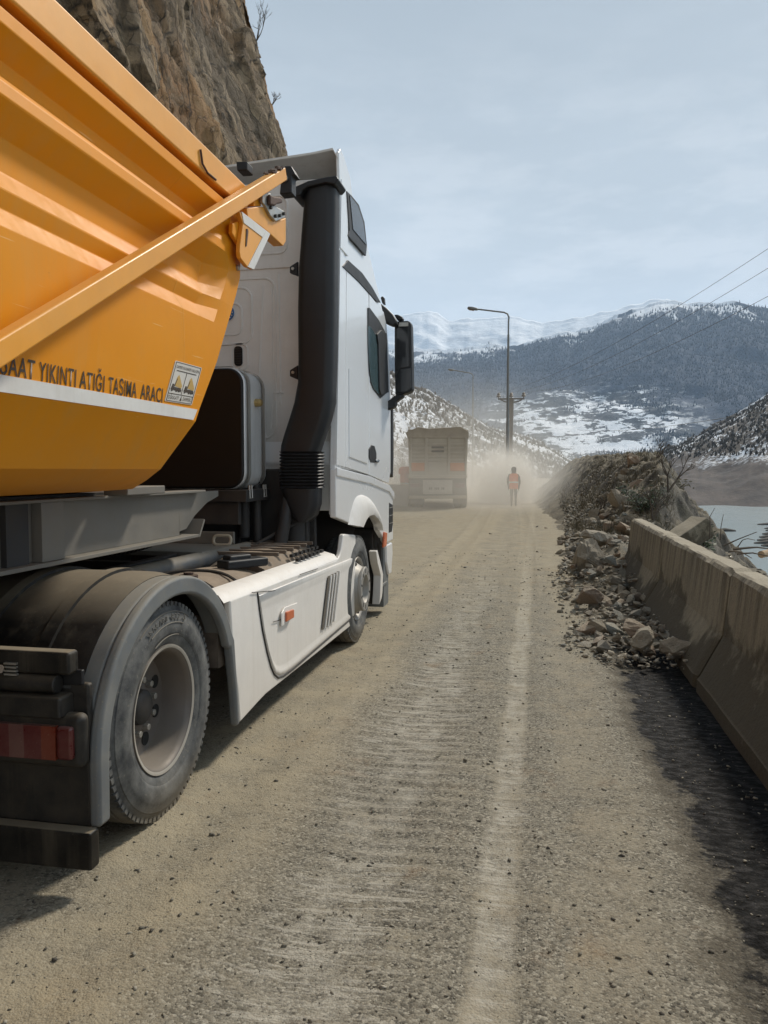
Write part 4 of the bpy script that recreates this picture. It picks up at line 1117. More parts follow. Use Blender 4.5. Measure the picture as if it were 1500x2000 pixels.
# ------------------------------------------------------------------ street lamps, power pole, wires
galv = paint('galvanised_steel', (.20,.21,.21), .5, metal=.4, dust=.2, var=.1)
def lamp(Y, pole_x, zt, arm, head, label):
    o = empty('street_lamp', (pole_x, Y, 0), label, 'street lamp', 'street lamps along the road')
    m = MB(); n_ = 8
    m.tube([(pole_x, Y, -.3), (pole_x, Y, zt*.5), (pole_x, Y, zt - .7)], [.105, .08, .06], 12); m.cyl((pole_x, Y, -.3), (pole_x, Y, .9), .14, 12)
    m.build('pole', galv, o, ang=50)
    m = MB(); m.tube(arm, .045, 10); m.build('arm', galv, o, ang=50)
    a, b_ = Vector(head[0]), Vector(head[1]); t = (b_-a).normalized(); u = Vector((0,1,0)); w = t.cross(u)
    if w.z < 0: w = -w
    rings = []
    for f, wd, up_, dn in ((0,.06,.05,.03),(.15,.12,.09,.07),(.55,.14,.11,.09),(.9,.12,.09,.09),(1,.06,.05,.06)):
        c = a.lerp(b_, f); rings.append([c + u*wd*math.cos(k) + w*(up_ if math.sin(k) > 0 else dn)*math.sin(k) for k in [2*math.pi*j/12 for j in range(12)]])
    m = MB(); m.loft(rings); hdm = m.build('lamp_head', galv, o, ang=60)
    m = MB(); c = a.lerp(b_, .62); m.obox(c - w*.09, (t, u, w), ((b_-a).length*.5, .18, .03)); m.build('lamp_lens', M['clear_lens'], hdm, bevel=.01)
    return o
L1 = [(-1.664,10.093),(-1.643,10.362),(-1.722,10.558),(-1.916,10.658),(-3.396,10.895),(-3.395,10.872),(-4.008,10.997)]
Lx = L1[0][0]
lamp(45, Lx, L1[0][1], [(Lx,45,L1[0][1]-.8)] + [(p[0],45,p[1]) for p in L1[:5]], [(L1[5][0],45,L1[5][1]), (L1[6][0],45,L1[6][1])], 'tall grey street lamp with a curved arm standing at the verge beside the walking person')
L2 = [(-6.032,10.256),(-6.008,10.578),(-6.126,10.774),(-6.321,10.882),(-7.821,11.178),(-7.821,11.178),(-8.411,11.284)]
Lx2 = L2[0][0]
lamp(74, Lx2, L2[0][1], [(Lx2,74,L2[0][1]-.8)] + [(p[0],74,p[1]) for p in L2[:5]], [(L2[5][0],74,L2[5][1]), (L2[6][0],74,L2[6][1])], 'smaller far street lamp fading in the dust just right of the dump truck ahead')
pc = [(-2.051,3.145),(-1.864,3.144),(-2.967,7.126),(-0.973,7.091),(-1.98,6.797),(-2.917,7.386),(-1.964,7.368),(-1.027,7.35),(-2.498,6.91),(-1.413,6.891)]
pole = empty('power_pole', ((pc[0][0]+pc[1][0])/2, 60, 0), 'twin legged power pole with a crossarm and three insulators behind the tall street lamp', 'power pole')
wood = paint('pole_timber', (.075,.06,.05), .8, dust=.2)
m = MB(); m.tube([(pc[0][0],60,-1),(pc[0][0]+.18,60,pc[2][1]+.05)], [.15,.11], 10); m.build('leg', wood, pole)
m = MB(); m.tube([(pc[1][0],60,-1),(pc[1][0]-.15,60,pc[2][1]+.05)], [.15,.11], 10); m.build('leg', wood, pole)
m = MB(); m.box(pc[2][0], pc[3][0], 59.94, 60.06, pc[2][1]-.09, pc[2][1]+.03); m.tube([(pc[2][0]+.1,60,pc[2][1]),(pc[8][0],60,pc[8][1]),(pc[4][0],60,pc[4][1]),(pc[9][0],60,pc[9][1]),(pc[3][0]-.1,60,pc[3][1])], .05, 6)
m.build('crossarm', M['chassis'], pole)
for k in (5,6,7):
    x, z = pc[k]; m = MB(); m.lathe([(0,.0),(0,.05),(.1,.05),(.1,.16),(.2,.17),(.26,.10),(.34,.13),(.42,.06),(.44,0)], (x,60,pc[2][1]+.02), 'Z', 12); m.build('insulator', paint('insulator_brown', (.03,.02,.018), .3), pole, ang=40)
wire = paint('wire_dark', (.05,.052,.055), .5)
ends = [(6.395,8.585),(6.409,8.039),(6.429,7.247)]
def catenary(a, b_, sag, n=40):
    a, b_ = Vector(a), Vector(b_); return [a.lerp(b_, i/n) - Vector((0,0,sag*4*(i/n)*(1-i/n))) for i in range(n+1)]
for k, (x, z), lab in zip(range(3), (pc[5], pc[6], pc[7]), ('uppermost of three thin overhead wires crossing the sky at the right', 'middle one of three thin overhead wires crossing the sky', 'lowest of three thin overhead wires crossing the sky')):
    e0 = Vector((ends[k][0], 24, ends[k][1])); s0 = Vector((x, 60, pc[2][1] + .45))
    d_ = (e0 - s0); e1 = e0 + d_*.25
    o = MB().tube(catenary(s0, e1, 1.0), .007, 5).build('power_line', wire, None, origin=tuple(s0)); tag(o, lab, 'power line', 'overhead power lines')
wa = [(7.38,9.248)]
wb = [(16.295,6.781)]
wa2, wb2 = Vector((wa[0][0],150,wa[0][1])), Vector((wb[0][0],60,wb[0][1]))
o = MB().tube(catenary(wa2, wb2 + (wb2-wa2)*.3, 1.2), .022, 5).build('telephone_cable', wire, None, origin=tuple(wa2)); tag(o, 'single dark cable sagging low across the snowy valley at the right', 'cable')

# ------------------------------------------------------------------ orange road barrel and low wall by the far truck
bb_ = [(-6.137,1.245),(-6.361,1.809),(-6.032,1.666)]
x0, z0 = bb_[0]; ob = empty('traffic_barrel', (x0, 36, 0), 'orange plastic traffic barrel with wide cap left of the far dump truck', 'traffic barrel')
orp = paint('orange_plastic', (.80,.17,.03), .5, dust=.15)
zz = max(0, z0); top = bb_[1][1]; H_ = top - 0
m = MB(); m.lathe([(0,.0),(0,.30),(.30,.28),(.34,.30),(.34,.24),(H_*.62,.20),(H_*.64,.23),(H_*.8,.21),(H_*.82,.30),(H_*.95,.28),(H_,.16),(H_,.0)], (x0,36,0), 'Z', 24); m.build('barrel_body', orp, ob, ang=35)
m = MB(); m.lathe([(H_*.45,.231),(H_*.58,.214)], (x0,36,0), 'Z', 24); m.build('white_band', M['tape'], ob)
wl_ = [(-7.227,0.99),(-5.692,0.996),(-5.691,0.455)]
m = MB(); m.px([(34.3,0),(34.42,.25),(34.5,wl_[0][1]),(34.7,wl_[0][1]),(34.78,.25),(34.9,0)], wl_[0][0] - 2.5, wl_[1][0])
lw = m.build('concrete_kerb_block', paint('pale_concrete', (.42,.40,.36), .85, dust=.5, bump=.3), None, bevel=.02, origin=((wl_[0][0]+wl_[1][0])/2, 34.6, 0)); tag(lw, 'low pale concrete block lying behind the cab at the roadside left of the far truck', 'concrete block')

# ------------------------------------------------------------------ road
def road_h(x, y):
    """height of the dusty road: broad wheel tracks, low ridges of pushed-up dirt, washboard and general unevenness"""
    x, y = np.asarray(x, float), np.asarray(y, float)
    h = .018*fbm(x*.35, y*.22, 3, 5) + .007*fbm(x*1.8, y*1.1, 4, 9)
    for c, w, d in ((-.12,.11,.010), (-.78,.24,.012), (-1.55,.16,.014), (-3.9,.22,.012)):
        cx_ = c + .05*perlin(y*.25, y*0 + c, 3) + np.clip(y-9, 0, 60)*(-.0035)*np.clip(y-9, 0, 60)*.25
        t = (x - cx_)/w
        h = h - d*np.exp(-t*t*1.2) + d*.55*np.exp(-(np.abs(t)-1.5)**2*5)
    h = h + .05*sm((x - .55)/.6)*0
    h = h - .035*sm((x - .45)/.35)*sm((8.2 - y)/1.5) + .006*fbm(x*9, y*9, 3, 21)*.5
    band = np.exp(-((x + .62)/.45)**2)*sm((y-2)/1.5)*sm((16-y)/6)
    h = h + .006*band*np.sin(y*2*np.pi/.115 + 2.2*perlin(x*1.6, y*.5, 31) + x*1.3)
    return h
ys_ = [1.3]
while ys_[-1] < 60: ys_.append(ys_[-1] + max(.009, ys_[-1]*.0042))
ys_ = np.array([-12., -8, -4, -2, -1, 0, .6, 1.0] + ys_ + [66, 74, 84, 96, 110, 130, 155])
xs_n = [-2.6]
while xs_n[-1] < 1.5: xs_n.append(xs_n[-1] + .014)
xs_r = np.array([-60, -45, -32, -24, -18, -14, -11, -9, -7.5, -6.5, -5.8, -5.2, -4.8, -4.5, -4.25, -4.0, -3.8, -3.6, -3.4, -3.2, -3.05, -2.9, -2.8, -2.7] + xs_n + [1.6, 1.75, 2.0, 2.4])
GX, GY = np.meshgrid(xs_r, ys_)
GZ = road_h(GX, GY)*np.clip((160-GY)/60, 0, 1)
GZ = GZ - sm((GX-1.4)/.8)*.4
V = np.stack([GX, GY, GZ], -1).reshape(-1, 3)

def road_mat():
    t = NT('dusty_road')
    x, y, z = t.sep()
    big = t.noise(.55, 5, .55)
    med = t.noise(3.2, 6, .62)
    fine = t.noise(26, 6, .7)
    grit = t.noise(120, 3, .65)
    wob = t.math('ADD', x, t.rng(big, .2, .8, -.16, .16))
    wob2 = t.math('ADD', wob, t.rng(med, .25, .75, -.07, .07))
    def band(c, w, src=wob2):
        d = t.math('ABSOLUTE', t.math('SUBTRACT', src, c)); return t.rng(d, w, w*.45, 0, 1, True)
    far = t.rng(y, 5.0, 16.0, 0, 1, True)
    # ground-up grey asphalt and gravel showing through
    v1 = t.n.new('ShaderNodeTexVoronoi'); v1.inputs['Scale'].default_value = 110; t.link(t.co, v1.inputs[0])
    v2 = t.n.new('ShaderNodeTexVoronoi'); v2.inputs['Scale'].default_value = 48; t.link(t.co, v2.inputs[0])
    cell = t.sep(v1.outputs['Color'])[0]; cell2 = t.sep(v2.outputs['Color'])[1]
    gravel = t.ramp(cell, [(0, (.056,.050,.040)), (.30, (.150,.134,.103)), (.7, (.245,.221,.172)), (1, (.41,.375,.30))])
    gravel = t.mix(t.rng(cell2, .80, .95, 0, .55), gravel, (.30,.27,.21))
    gravel = t.mix(t.rng(fine, .40, .70, 0, .6), gravel, (.205,.184,.142))
    tan = t.mix(med, (.24,.207,.147), (.40,.350,.258))
    tan = t.mix(t.rng(grit, .35, .7, 0, .3), tan, (.17,.146,.105))
    tan = t.mix(t.rng(t.noise(1.3, 4, .6, src=t.mapping((1,1,1), loc=(7,3,0))), .56, .76, 0, .5), tan, (.33,.235,.125))
    cover = t.math('ADD', t.rng(med, .34, .66, -.30, .35), t.math('MULTIPLY', far, .75))
    tr1 = t.math('MAXIMUM', band(-1.55, .42), band(-2.6, .8))
    cover = t.math('ADD', cover, t.math('MULTIPLY', tr1, .60))
    cover = t.math('ADD', cover, t.math('MULTIPLY', band(-.13, .11, x), t.rng(t.noise(.9, 5, .65, src=t.mapping((1,1,1), loc=(1,4,0))), .36, .6, .15, .75)))
    cover = t.math('ADD', cover, t.math('MULTIPLY', band(.33, .22), .35))
    cover = t.math('ADD', cover, t.rng(fine, .3, .7, -.35, .35))
    cover = t.math('MAXIMUM', t.math('MINIMUM', cover, 1.0), 0.0)
    c = t.mix(cover, gravel, tan)
    c = t.mix(t.math('MULTIPLY', t.math('MAXIMUM', band(-1.5, .55), t.math('MULTIPLY', far, .5)), t.rng(med, .3, .7, .15, .55)), c, (.37,.308,.205))
    # washboard: short pale scraped streaks lying across the road
    st = t.noise(1.0, 6, .68, src=t.mapping((4.2, 34, 1)), dist=.5)
    stm = t.math('MULTIPLY', t.rng(st, .52, .58, 0, 1), t.math('MAXIMUM', t.math('MULTIPLY', band(-.74, .40), 1.0), t.math('MULTIPLY', band(-.12, .12), .6)))
    stm = t.math('MULTIPLY', stm, t.math('SUBTRACT', 1.0, t.math('MULTIPLY', far, .9)))
    stm = t.math('MULTIPLY', stm, t.rng(t.noise(1.1, 3, .5, src=t.mapping((1,.8,1), loc=(3,9,0))), .38, .6, .15, 1))
    c = t.mix(t.math('MULTIPLY', stm, .72), c, (.46,.425,.355))
    xw = t.math('ADD', x, t.rng(big, .2, .8, -.05, .05))
    ln = t.math('MULTIPLY', band(-.13, .095, xw), t.rng(t.noise(1.0, 6, .7, src=t.mapping((9, 5, 1))), .36, .60, .1, .85))
    c = t.mix(t.math('MULTIPLY', t.math('MULTIPLY', ln, t.rng(st, .40, .60, .35, 1)), t.math('SUBTRACT', .72, t.math('MULTIPLY', far, .5))), c, (.50,.465,.39))
    ln2 = t.math('MULTIPLY', band(-.72, .22, wob), t.rng(t.noise(1.0, 6, .7, src=t.mapping((7, 6, 1), loc=(2,2,0))), .42, .66, 0, .7))
    c = t.mix(t.math('MULTIPLY', ln2, t.math('SUBTRACT', .8, t.math('MULTIPLY', far, .6))), c, (.47,.435,.36))
    # dark grains
    c = t.mix(t.rng(t.noise(46, 3, .6), .63, .68, 0, .55), c, (.06,.054,.045))
    # rusty clay patches
    c = t.mix(t.rng(t.noise(2.2, 5, .65, src=t.mapping((1,1,1), loc=(2,8,0))), .60, .75, 0, .45), c, (.24,.145,.075))
    # wet bare asphalt along the foot of the barrier
    edge = t.math('ADD', x, t.math('ADD', t.rng(big, .2, .8, -.14, .14), t.math('ADD', t.rng(med, .25, .75, -.13, .13), t.rng(fine, .25, .75, -.05, .05))))
    wet = t.math('MULTIPLY', t.rng(edge, .66, .76, 0, 1, True), t.rng(y, 8.3, 7.2, 0, 1, True))
    streak = t.noise(1.0, 6, .7, src=t.mapping((13, 26, 1), rot=(0,0,.6)))
    wcol = t.mix(t.rng(streak, .50, .72), (.0035,.003,.0028), (.034,.029,.028))
    c = t.mix(wet, c, wcol)
    damp = t.math('MULTIPLY', t.rng(edge, .52, .70, 0, .70, True), t.rng(y, 10.5, 8.0, 0, 1, True))
    c = t.mix(t.math('MULTIPLY', damp, t.math('SUBTRACT', 1.0, wet)), c, (.050,.040,.028))
    rough = t.math('SUBTRACT', .92, t.math('MULTIPLY', wet, t.rng(streak, .38, .68, .02, .40)))
    h = t.math('ADD', t.math('MULTIPLY', v1.outputs['Distance'], -.8), t.math('MULTIPLY', grit, .8))
    h = t.math('ADD', h, t.math('MULTIPLY', v2.outputs['Distance'], -.5))
    n1 = t.bump(h, .48, .007)
    n2 = t.bump(t.math('ADD', fine, t.math('MULTIPLY', st, t.math('ADD', .06, t.math('MULTIPLY', band(-.7, .45), 1.2)))), .45, .016, n1)
    n3 = t.bump(med, .4, .04, n2)
    return t.done(c, rough, 0, n3, None, t.math('SUBTRACT', .25, t.math('MULTIPLY', wet, .12)))
M['road'] = road_mat()
road = ngrid('road', V, gridfaces(len(ys_), len(xs_r)), M['road']); tag(road, kind='structure')

# loose gravel and crumbs lying on the road
def stones(n, place, size, mat, name, seed, flat=.6):
    r_ = np.random.default_rng(seed); VV = []; FF = []; base = 0
    shapes = []
    for k in range(14):
        bm = bmesh.new(); q = random.Random(seed*31 + k)
        for j in range(q.choice((8, 9, 10, 12))): bm.verts.new(Vector((q.gauss(0,1), q.gauss(0,1), q.gauss(0,1))).normalized()*q.uniform(.7, 1.1))
        res = bmesh.ops.convex_hull(bm, input=bm.verts); bmesh.ops.delete(bm, geom=[g for g in res['geom_interior'] if isinstance(g, bmesh.types.BMVert)], context='VERTS')
        bm.verts.ensure_lookup_table(); bm.verts.index_update(); bmesh.ops.triangulate(bm, faces=bm.faces)
        shapes.append((np.array([v.co[:] for v in bm.verts]), np.array([[v.index for v in f.verts] for f in bm.faces]))); bm.free()
    for i in range(n):
        x, y, z = place(r_); s_ = size(r_, y)
        iv, iff = shapes[r_.integers(len(shapes))]
        j = iv*np.array([r_.uniform(.7,1.45), r_.uniform(.6,1.1), r_.uniform(.3,.85)*flat/.6])*s_
        a = r_.uniform(0, 6.28); ca, sa = math.cos(a), math.sin(a)
        j = np.stack([j[:,0]*ca - j[:,1]*sa, j[:,0]*sa + j[:,1]*ca, j[:,2]], -1)
        VV.append(j + np.array([x, y, z + s_*.22])); FF.append(iff + base); base += len(iv)
    return ngrid(name, np.concatenate(VV), np.concatenate(FF), mat, smooth=False)
def rubble_mat():
    t = NT('broken_stone'); t2 = t.n.new('ShaderNodeNewGeometry').outputs['Random Per Island']
    c = t.ramp(t2, [(0,(.11,.098,.078)), (.35,(.22,.19,.145)), (.6,(.20,.20,.18)), (.8,(.33,.285,.215)), (1,(.46,.41,.33))])
    return t.done(c, .92, 0, t.bump(t.noise(60, 4), .4, .006))
M['rubble'] = rubble_mat()
def gravel_mat():
    t = NT('loose_gravel'); t2 = t.n.new('ShaderNodeNewGeometry').outputs['Random Per Island']
    c = t.ramp(t2, [(0,(.07,.062,.05)), (.3,(.15,.133,.10)), (.7,(.25,.222,.17)), (1,(.38,.345,.275))])
    return t.done(c, .9, 0, t.bump(t.noise(150, 3), .3, .003))
M['gravel'] = gravel_mat()
def gplace(r_):
    y = 1.9*math.exp(r_.random()**1.0*2.1); x = r_.uniform(-2.2, 1.15)
    return x, y, float(road_h(np.array([x]), np.array([y]))[0])
g1 = stones(7000, gplace, lambda r_, y: (.0026 + .009*r_.random()**6)*(1 + .05*y), M['gravel'], 'gravel', 4)
tag(g1, 'loose grit and small stones strewn over the dusty road', 'gravel', kind='stuff')

# ------------------------------------------------------------------ bank beyond the barriers: backfill, rocky mound, drop to the lake
LAKE = -20.0
def bank_h(x, y):
    x, y = np.asarray(x, float), np.asarray(y, float)
    n = fbm(x*.9, y*.9, 5, 41); n2 = ridged(x*.55 + y*.2, y*.5, 5, 43)
    # fill behind the barriers, falling to the water
    fill = (.52 + .10*n)*sm((x - 1.50)/.25)*sm((15.5 - y)/3)
    # rubble fan spilling past the end of the barriers
    fan = (.42 + .16*n)*sm((x - .35 - .02*np.abs(y-14))/1.0)*sm((y - 9.6)/3.2)*sm((24 - y)/5)
    # mound
    xe = .150*y + .05*n - .012*np.clip(y - 30, 0, 99)*2
    x0 = np.interp(y, [14, 20, 30, 40, 70], [.7, .5, .05, -.45, -1.2])
    prof_ = sm((x - x0 - .30*n)/3.0)*sm((y - 13.8 - .9*n - .25*(x-2))/4.6)*sm((70 - y)/25)
    n3 = ridged(x*1.5 - y*.5, y*1.1 + x*.4, 4, 47) - .55
    mound = (1.72 + .012*(y-20) + .20*n + .16*(n2 - .6) + (.12 + .16*sm((x - 1.2)/1.2))*n3)*prof_
    base = np.maximum(np.maximum(fill, fan), mound) - .06
    edge = np.where(y < 14, 2.50 + .15*n, np.maximum(xe, 2.1))
    drop = np.clip(x - edge, 0, None)
    zz_ = base - np.minimum(drop*1.1 + sm(drop/1.0)*.5, 30 + 0*drop) + .25*n*sm(drop/2)
    return np.maximum(zz_, LAKE - 2)
bx = np.concatenate([np.arange(-1.6, .15, .12), np.arange(.15, 6.0, .06), np.array([6.1,6.3,6.6,7,7.5,8,9,10,11.5,13,15,17.5,20,24,28,34,42])])
by = np.concatenate([np.arange(-14, 2, 1.0), np.arange(2, 40, .09), np.arange(40, 70, .6), np.arange(70, 170, 4.)])
BX, BY = np.meshgrid(bx, by); BZ = bank_h(BX, BY)
BZ = np.where(BX < -1.4, BZ - .2, BZ)
jx = .05*fbm(BX*3, BY*3, 3, 61); BXj = BX + jx*(BX > .5)
def bank_mat():
    t = NT('rocky_earth')
    n = t.noise(.8, 8, .65); n2 = t.noise(5, 7, .7); up = t.normal()[2]
    rock = t.mix(t.rng(t.noise(2.2, 7, .7, src=t.mapping((1.6, .5, 1), rot=(.3,.4,.5))), .35, .65), (.030,.026,.021), (.235,.208,.165))
    earth = t.mix(n2, (.125,.105,.07), (.31,.265,.19))
    f = t.math('ADD', t.rng(up, .55, .88, 0, 1), t.rng(n2, .35, .65, -.35, .25))
    c = t.mix(t.math('MAXIMUM', t.math('MINIMUM', f, 1.), 0.), rock, earth)
    x, y, z = t.sep()
    near = t.math('MULTIPLY', t.rng(y, 15.5, 12.5, 0, 1, True), t.rng(up, .4, .8, 0, .8))
    c = t.mix(near, c, t.mix(t.noise(30, 5, .7), (.15,.128,.09), (.38,.33,.245)))
    c = t.mix(t.rng(n, .56, .68, 0, .55), c, (.085,.078,.035))
    return t.done(c, .92, 0, t.bump(t.noise(14, 8, .75), .9, .10, t.bump(t.noise(70, 4, .7), .5, .01)))
M['bank'] = bank_mat()
bank = ngrid('embankment', np.stack([BXj, BY, BZ], -1).reshape(-1, 3), gridfaces(len(by), len(bx)), M['bank']); tag(bank, kind='structure')

# lake
def water_mat():
    t = NT('lake_water')
    n = t.noise(.02, 5, .55); c = t.mix(n, (.25,.30,.30), (.31,.36,.355))
    return t.done(c, .22, 0, t.bump(t.noise(.6, 6, .6, src=t.mapping((1,1.6,1))), .10, .3), None, .5)
lk = MB(); lk.add([(-900,-200,LAKE),(2600,-200,LAKE),(2600,2600,LAKE),(-900,2600,LAKE)], [(0,1,2,3)])
lake = lk.build('lake', water_mat()); tag(lake, kind='structure')

# ------------------------------------------------------------------ hills and mountains (polar height fields with real depth)
YAW, PIT = R(11.2201), R(3.129)
def az_el(u, v):
    """direction (azimuth from +Y towards +X, slope of elevation) of a measured skyline point"""
    a, b_ = (u-750)/1500, -(v-1000)/1500
    fx, fy = -math.sin(YAW)*math.cos(PIT), math.cos(YAW)*math.cos(PIT)
    ux, uy = -math.sin(YAW)*math.sin(PIT), math.cos(YAW)*math.sin(PIT)
    X = fx + a*math.cos(YAW) + b_*ux; Y = fy + a*math.sin(YAW) + b_*uy; Z = -math.sin(PIT) + b_*math.cos(PIT)
    return math.atan2(X, Y), Z/math.hypot(X, Y)
def hill(name, sky_, r0, r1, z0, mat, na, nr, seed, rough=.10, nscale=3.0, power=1.0, back=.5, r0f=None, terr=None):
    A = [az_el(u, v) for u, v in sky_]; az = np.linspace(A[0][0], A[-1][0], na)
    el = np.interp(az, [a for a, _ in A], [e_ for _, e_ in A])
    tt = np.concatenate([np.linspace(0, 1, nr), 1 + np.linspace(.04, back, max(6, nr//8))])
    AZ, T = np.meshgrid(az, tt)
    rr0 = r0 if r0f is None else r0f(az)[None, :]
    RR = rr0 + (r1 - rr0)*T
    zr = 1.65 + el[None, :]*r1 + (r1*.0035)*fbm(AZ*60, AZ*0 + seed, 4, seed)
    X, Y = RR*np.sin(AZ), RR*np.cos(AZ)
    L = (r1 - r0)/nscale
    n = ridged(X/L, Y/L, 6, seed, .52) - .55
    t_ = np.clip(T, 0, 1)
    Zz = z0 + (zr - z0)*t_**power
    bulge = np.sin(np.pi*t_)**.8
    Zz = Zz + n*rough*(zr - z0)*bulge
    # keep the skyline where it is: nothing in front may rise above the ridge line
    lim = 1.65 + (el[None, :] - .004)*RR + 0
    Zz = np.where((T < .985) & (Zz > lim), lim - .2*np.abs(Zz - lim), Zz)
    Zz = np.where(T > 1, zr - (T - 1)*(zr - z0)*1.1, Zz)
    if terr is not None: Zz = terr(X, Y, Zz)
    o = ngrid(name, np.stack([X, Y, Zz], -1).reshape(-1, 3), gridfaces(len(tt), na), mat)
    tag(o, kind='structure'); return X, Y, Zz, o

def snowy_hill_mat(name, s_, snow=.5, brush=(.045,.040,.034), soil=(.10,.078,.058), bare_z=None, stretch=1.0):
    """winter slope: snow lying in patches between bare scrub, finely broken up"""
    t = NT(name)
    p = t.pos(); z = t.sep(p)[2]
    a = t.noise(s_, 8, .66, src=t.mapping((1,1,stretch), src=p)); b_ = t.noise(s_*5.5, 6, .70, src=t.mapping((1,1,stretch*.6), src=p)); c0 = t.noise(s_*.25, 4, .55, src=p)
    m = t.math('ADD', t.math('MULTIPLY', a, .55), t.math('ADD', t.math('MULTIPLY', b_, .75), t.math('MULTIPLY', c0, .5)))
    f = t.rng(m, 1.02 - snow*.25, 1.07 - snow*.25, 0, 1)
    g = t.mix(t.noise(s_*9, 4, .6, src=p), brush, soil)
    if bare_z is not None:
        zz_ = t.math('ADD', z, t.rng(c0, .3, .7, -6, 6))
        low_ = t.rng(t.math('ADD', zz_, t.rng(b_, .3, .7, -5, 5)), bare_z + 5, bare_z - 4)
        f = t.math('MULTIPLY', f, t.math('SUBTRACT', 1., low_))
        g = t.mix(low_, g, t.mix(t.rng(t.noise(.06, 8, .72, src=t.mapping((1,.5,.6), src=p, rot=(0,.5,.3))), .34, .66), (.035,.028,.026), (.105,.080,.066)))
    c = t.mix(f, g, (.78,.80,.83))
    return t.done(c, .9, 0, t.bump(b_, .6, .5/s_*.12))
mh_l = snowy_hill_mat('left_hill_scrub', .16, .55, brush=(.05,.05,.05), soil=(.11,.10,.09), stretch=1.2)
mh_l2 = snowy_hill_mat('valley_spur_scrub', .07, .66, brush=(.04,.042,.045), soil=(.09,.085,.08))
mh_r = snowy_hill_mat('right_hill_scrub', .055, .37, brush=(.045,.038,.032), soil=(.115,.088,.064), bare_z=11)

hillA = hill('hillside', [(-900,380),(-300,480),(200,560),(500,610),(650,665),(760,722),(800,748),(850,770),(900,800),(950,832),(1000,862),(1050,888),(1110,912),(1150,926)], 120, 330, -3, mh_l, 420, 150, 3, rough=.10, nscale=4)
hillB = hill('hillside', [(700,770),(850,800),(930,822),(975,838),(1010,846),(1045,856),(1080,876),(1110,896),(1145,918),(1190,940)], 420, 760, -16, mh_l2, 260, 90, 8, rough=.10, nscale=4)
hillC = hill('hillside', [(1205,932),(1250,907),(1300,876),(1345,856),(1390,832),(1450,800),(1500,770),(1600,700),(1800,600),(2200,470),(2800,380)], 520, 960, LAKE-1, mh_r, 380, 130, 13, rough=.09, nscale=4, r0f=lambda az: 524 + 30*np.sin(az*23) + 16*np.sin(az*61 + 1))

def forest_mountain_mat():
    t = NT('wooded_mountain')
    p = t.pos(); x, y, z = t.sep(p)
    fine = t.noise(.035, 6, .72, src=t.mapping((1,1,.35), src=p))
    mid = t.noise(.006, 6, .6, src=p)
    wood = t.mix(t.rng(fine, .35, .68), (.008,.016,.038), (.050,.070,.115))  # blue of the distant haze is put into the woodland colours
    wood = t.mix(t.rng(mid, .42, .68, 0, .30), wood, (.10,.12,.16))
    # snow on the high ground, reaching down in gullies
    gul = t.noise(.004, 7, .65, src=t.mapping((1,.35,.15), src=p))
    hz = t.math('ADD', z, t.rng(gul, .3, .7, -230, 230))
    # the left of the ridge is lower and whiter
    lim = t.rng(x, -900, 2300, 740, 1215)
    sn = t.rng(t.math('SUBTRACT', hz, lim), 0, 60, 0, 1)
    sn = t.math('MULTIPLY', sn, t.rng(fine, .30, .5, .45, 1))
    c = t.mix(sn, wood, (.80,.82,.85))
    # terraced snowy fields and hamlets low down
    ter = t.noise(.016, 7, .68, src=t.mapping((1.0,.6,3.4), src=p)); patch = t.noise(.0065, 7, .64, src=t.mapping((1,.5,2.0), src=p, loc=(300,0,0)))
    fz = t.math('ADD', z, t.rng(patch, .3, .7, -150, 150))
    xm = t.math('ADD', x, t.rng(gul, .3, .7, -250, 250))
    lowm_ = t.math('MULTIPLY', t.rng(fz, 400, 320, 0, 1), t.math('MULTIPLY', t.rng(xm, -330, -60, 0, 1), t.rng(xm, 640, 480, 0, 1)))
    fld = t.math('MULTIPLY', lowm_, t.rng(t.math('ADD', t.math('MULTIPLY', ter, .55), t.math('MULTIPLY', patch, .65)), .592, .608, 0, 1))
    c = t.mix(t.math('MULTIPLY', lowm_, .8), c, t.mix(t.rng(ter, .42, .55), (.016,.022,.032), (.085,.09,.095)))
    c = t.mix(fld, c, (.90,.91,.93))
    return t.done(c, .95, 0, t.bump(fine, .8, 12.))
M['mountain'] = forest_mountain_mat()
mtn = hill('mountain', [(-900,520),(-300,560),(200,640),(500,660),(700,684),(820,680),(870,684),(920,677),(960,672),(1010,676),(1050,660),(1100,648),(1150,640),(1200,617),(1250,600),(1285,588),(1310,587),(1345,591),(1400,591),(1440,589),(1500,603),(1560,596),(1700,640),(2000,600),(2600,560)], 2500, 6000, LAKE-30, M['mountain'], 900, 260, 29, rough=.085, nscale=3.2, power=1.18)
def plateau_mat():
    t = NT('snow_plateau'); p = t.pos()
    n = t.noise(.0022, 8, .66, src=t.mapping((1,.4,2.4), src=p))
    c = t.mix(t.rng(n, .56, .70, 0, .65), (.84,.86,.89), (.28,.31,.36)); return t.done(c, .8, 0, t.bump(n, .8, 60.))
hill('snowfield', [(-900,480),(300,600),(700,640),(800,612),(840,606),(875,625),(930,622),(1000,617),(1050,630),(1100,625),(1180,609),(1230,597),(1270,585),(1300,584),(1340,596),(1500,640),(1700,700)], 6800, 9000, 200, plateau_mat(), 420, 80, 51, rough=.04, nscale=5, power=1.0)

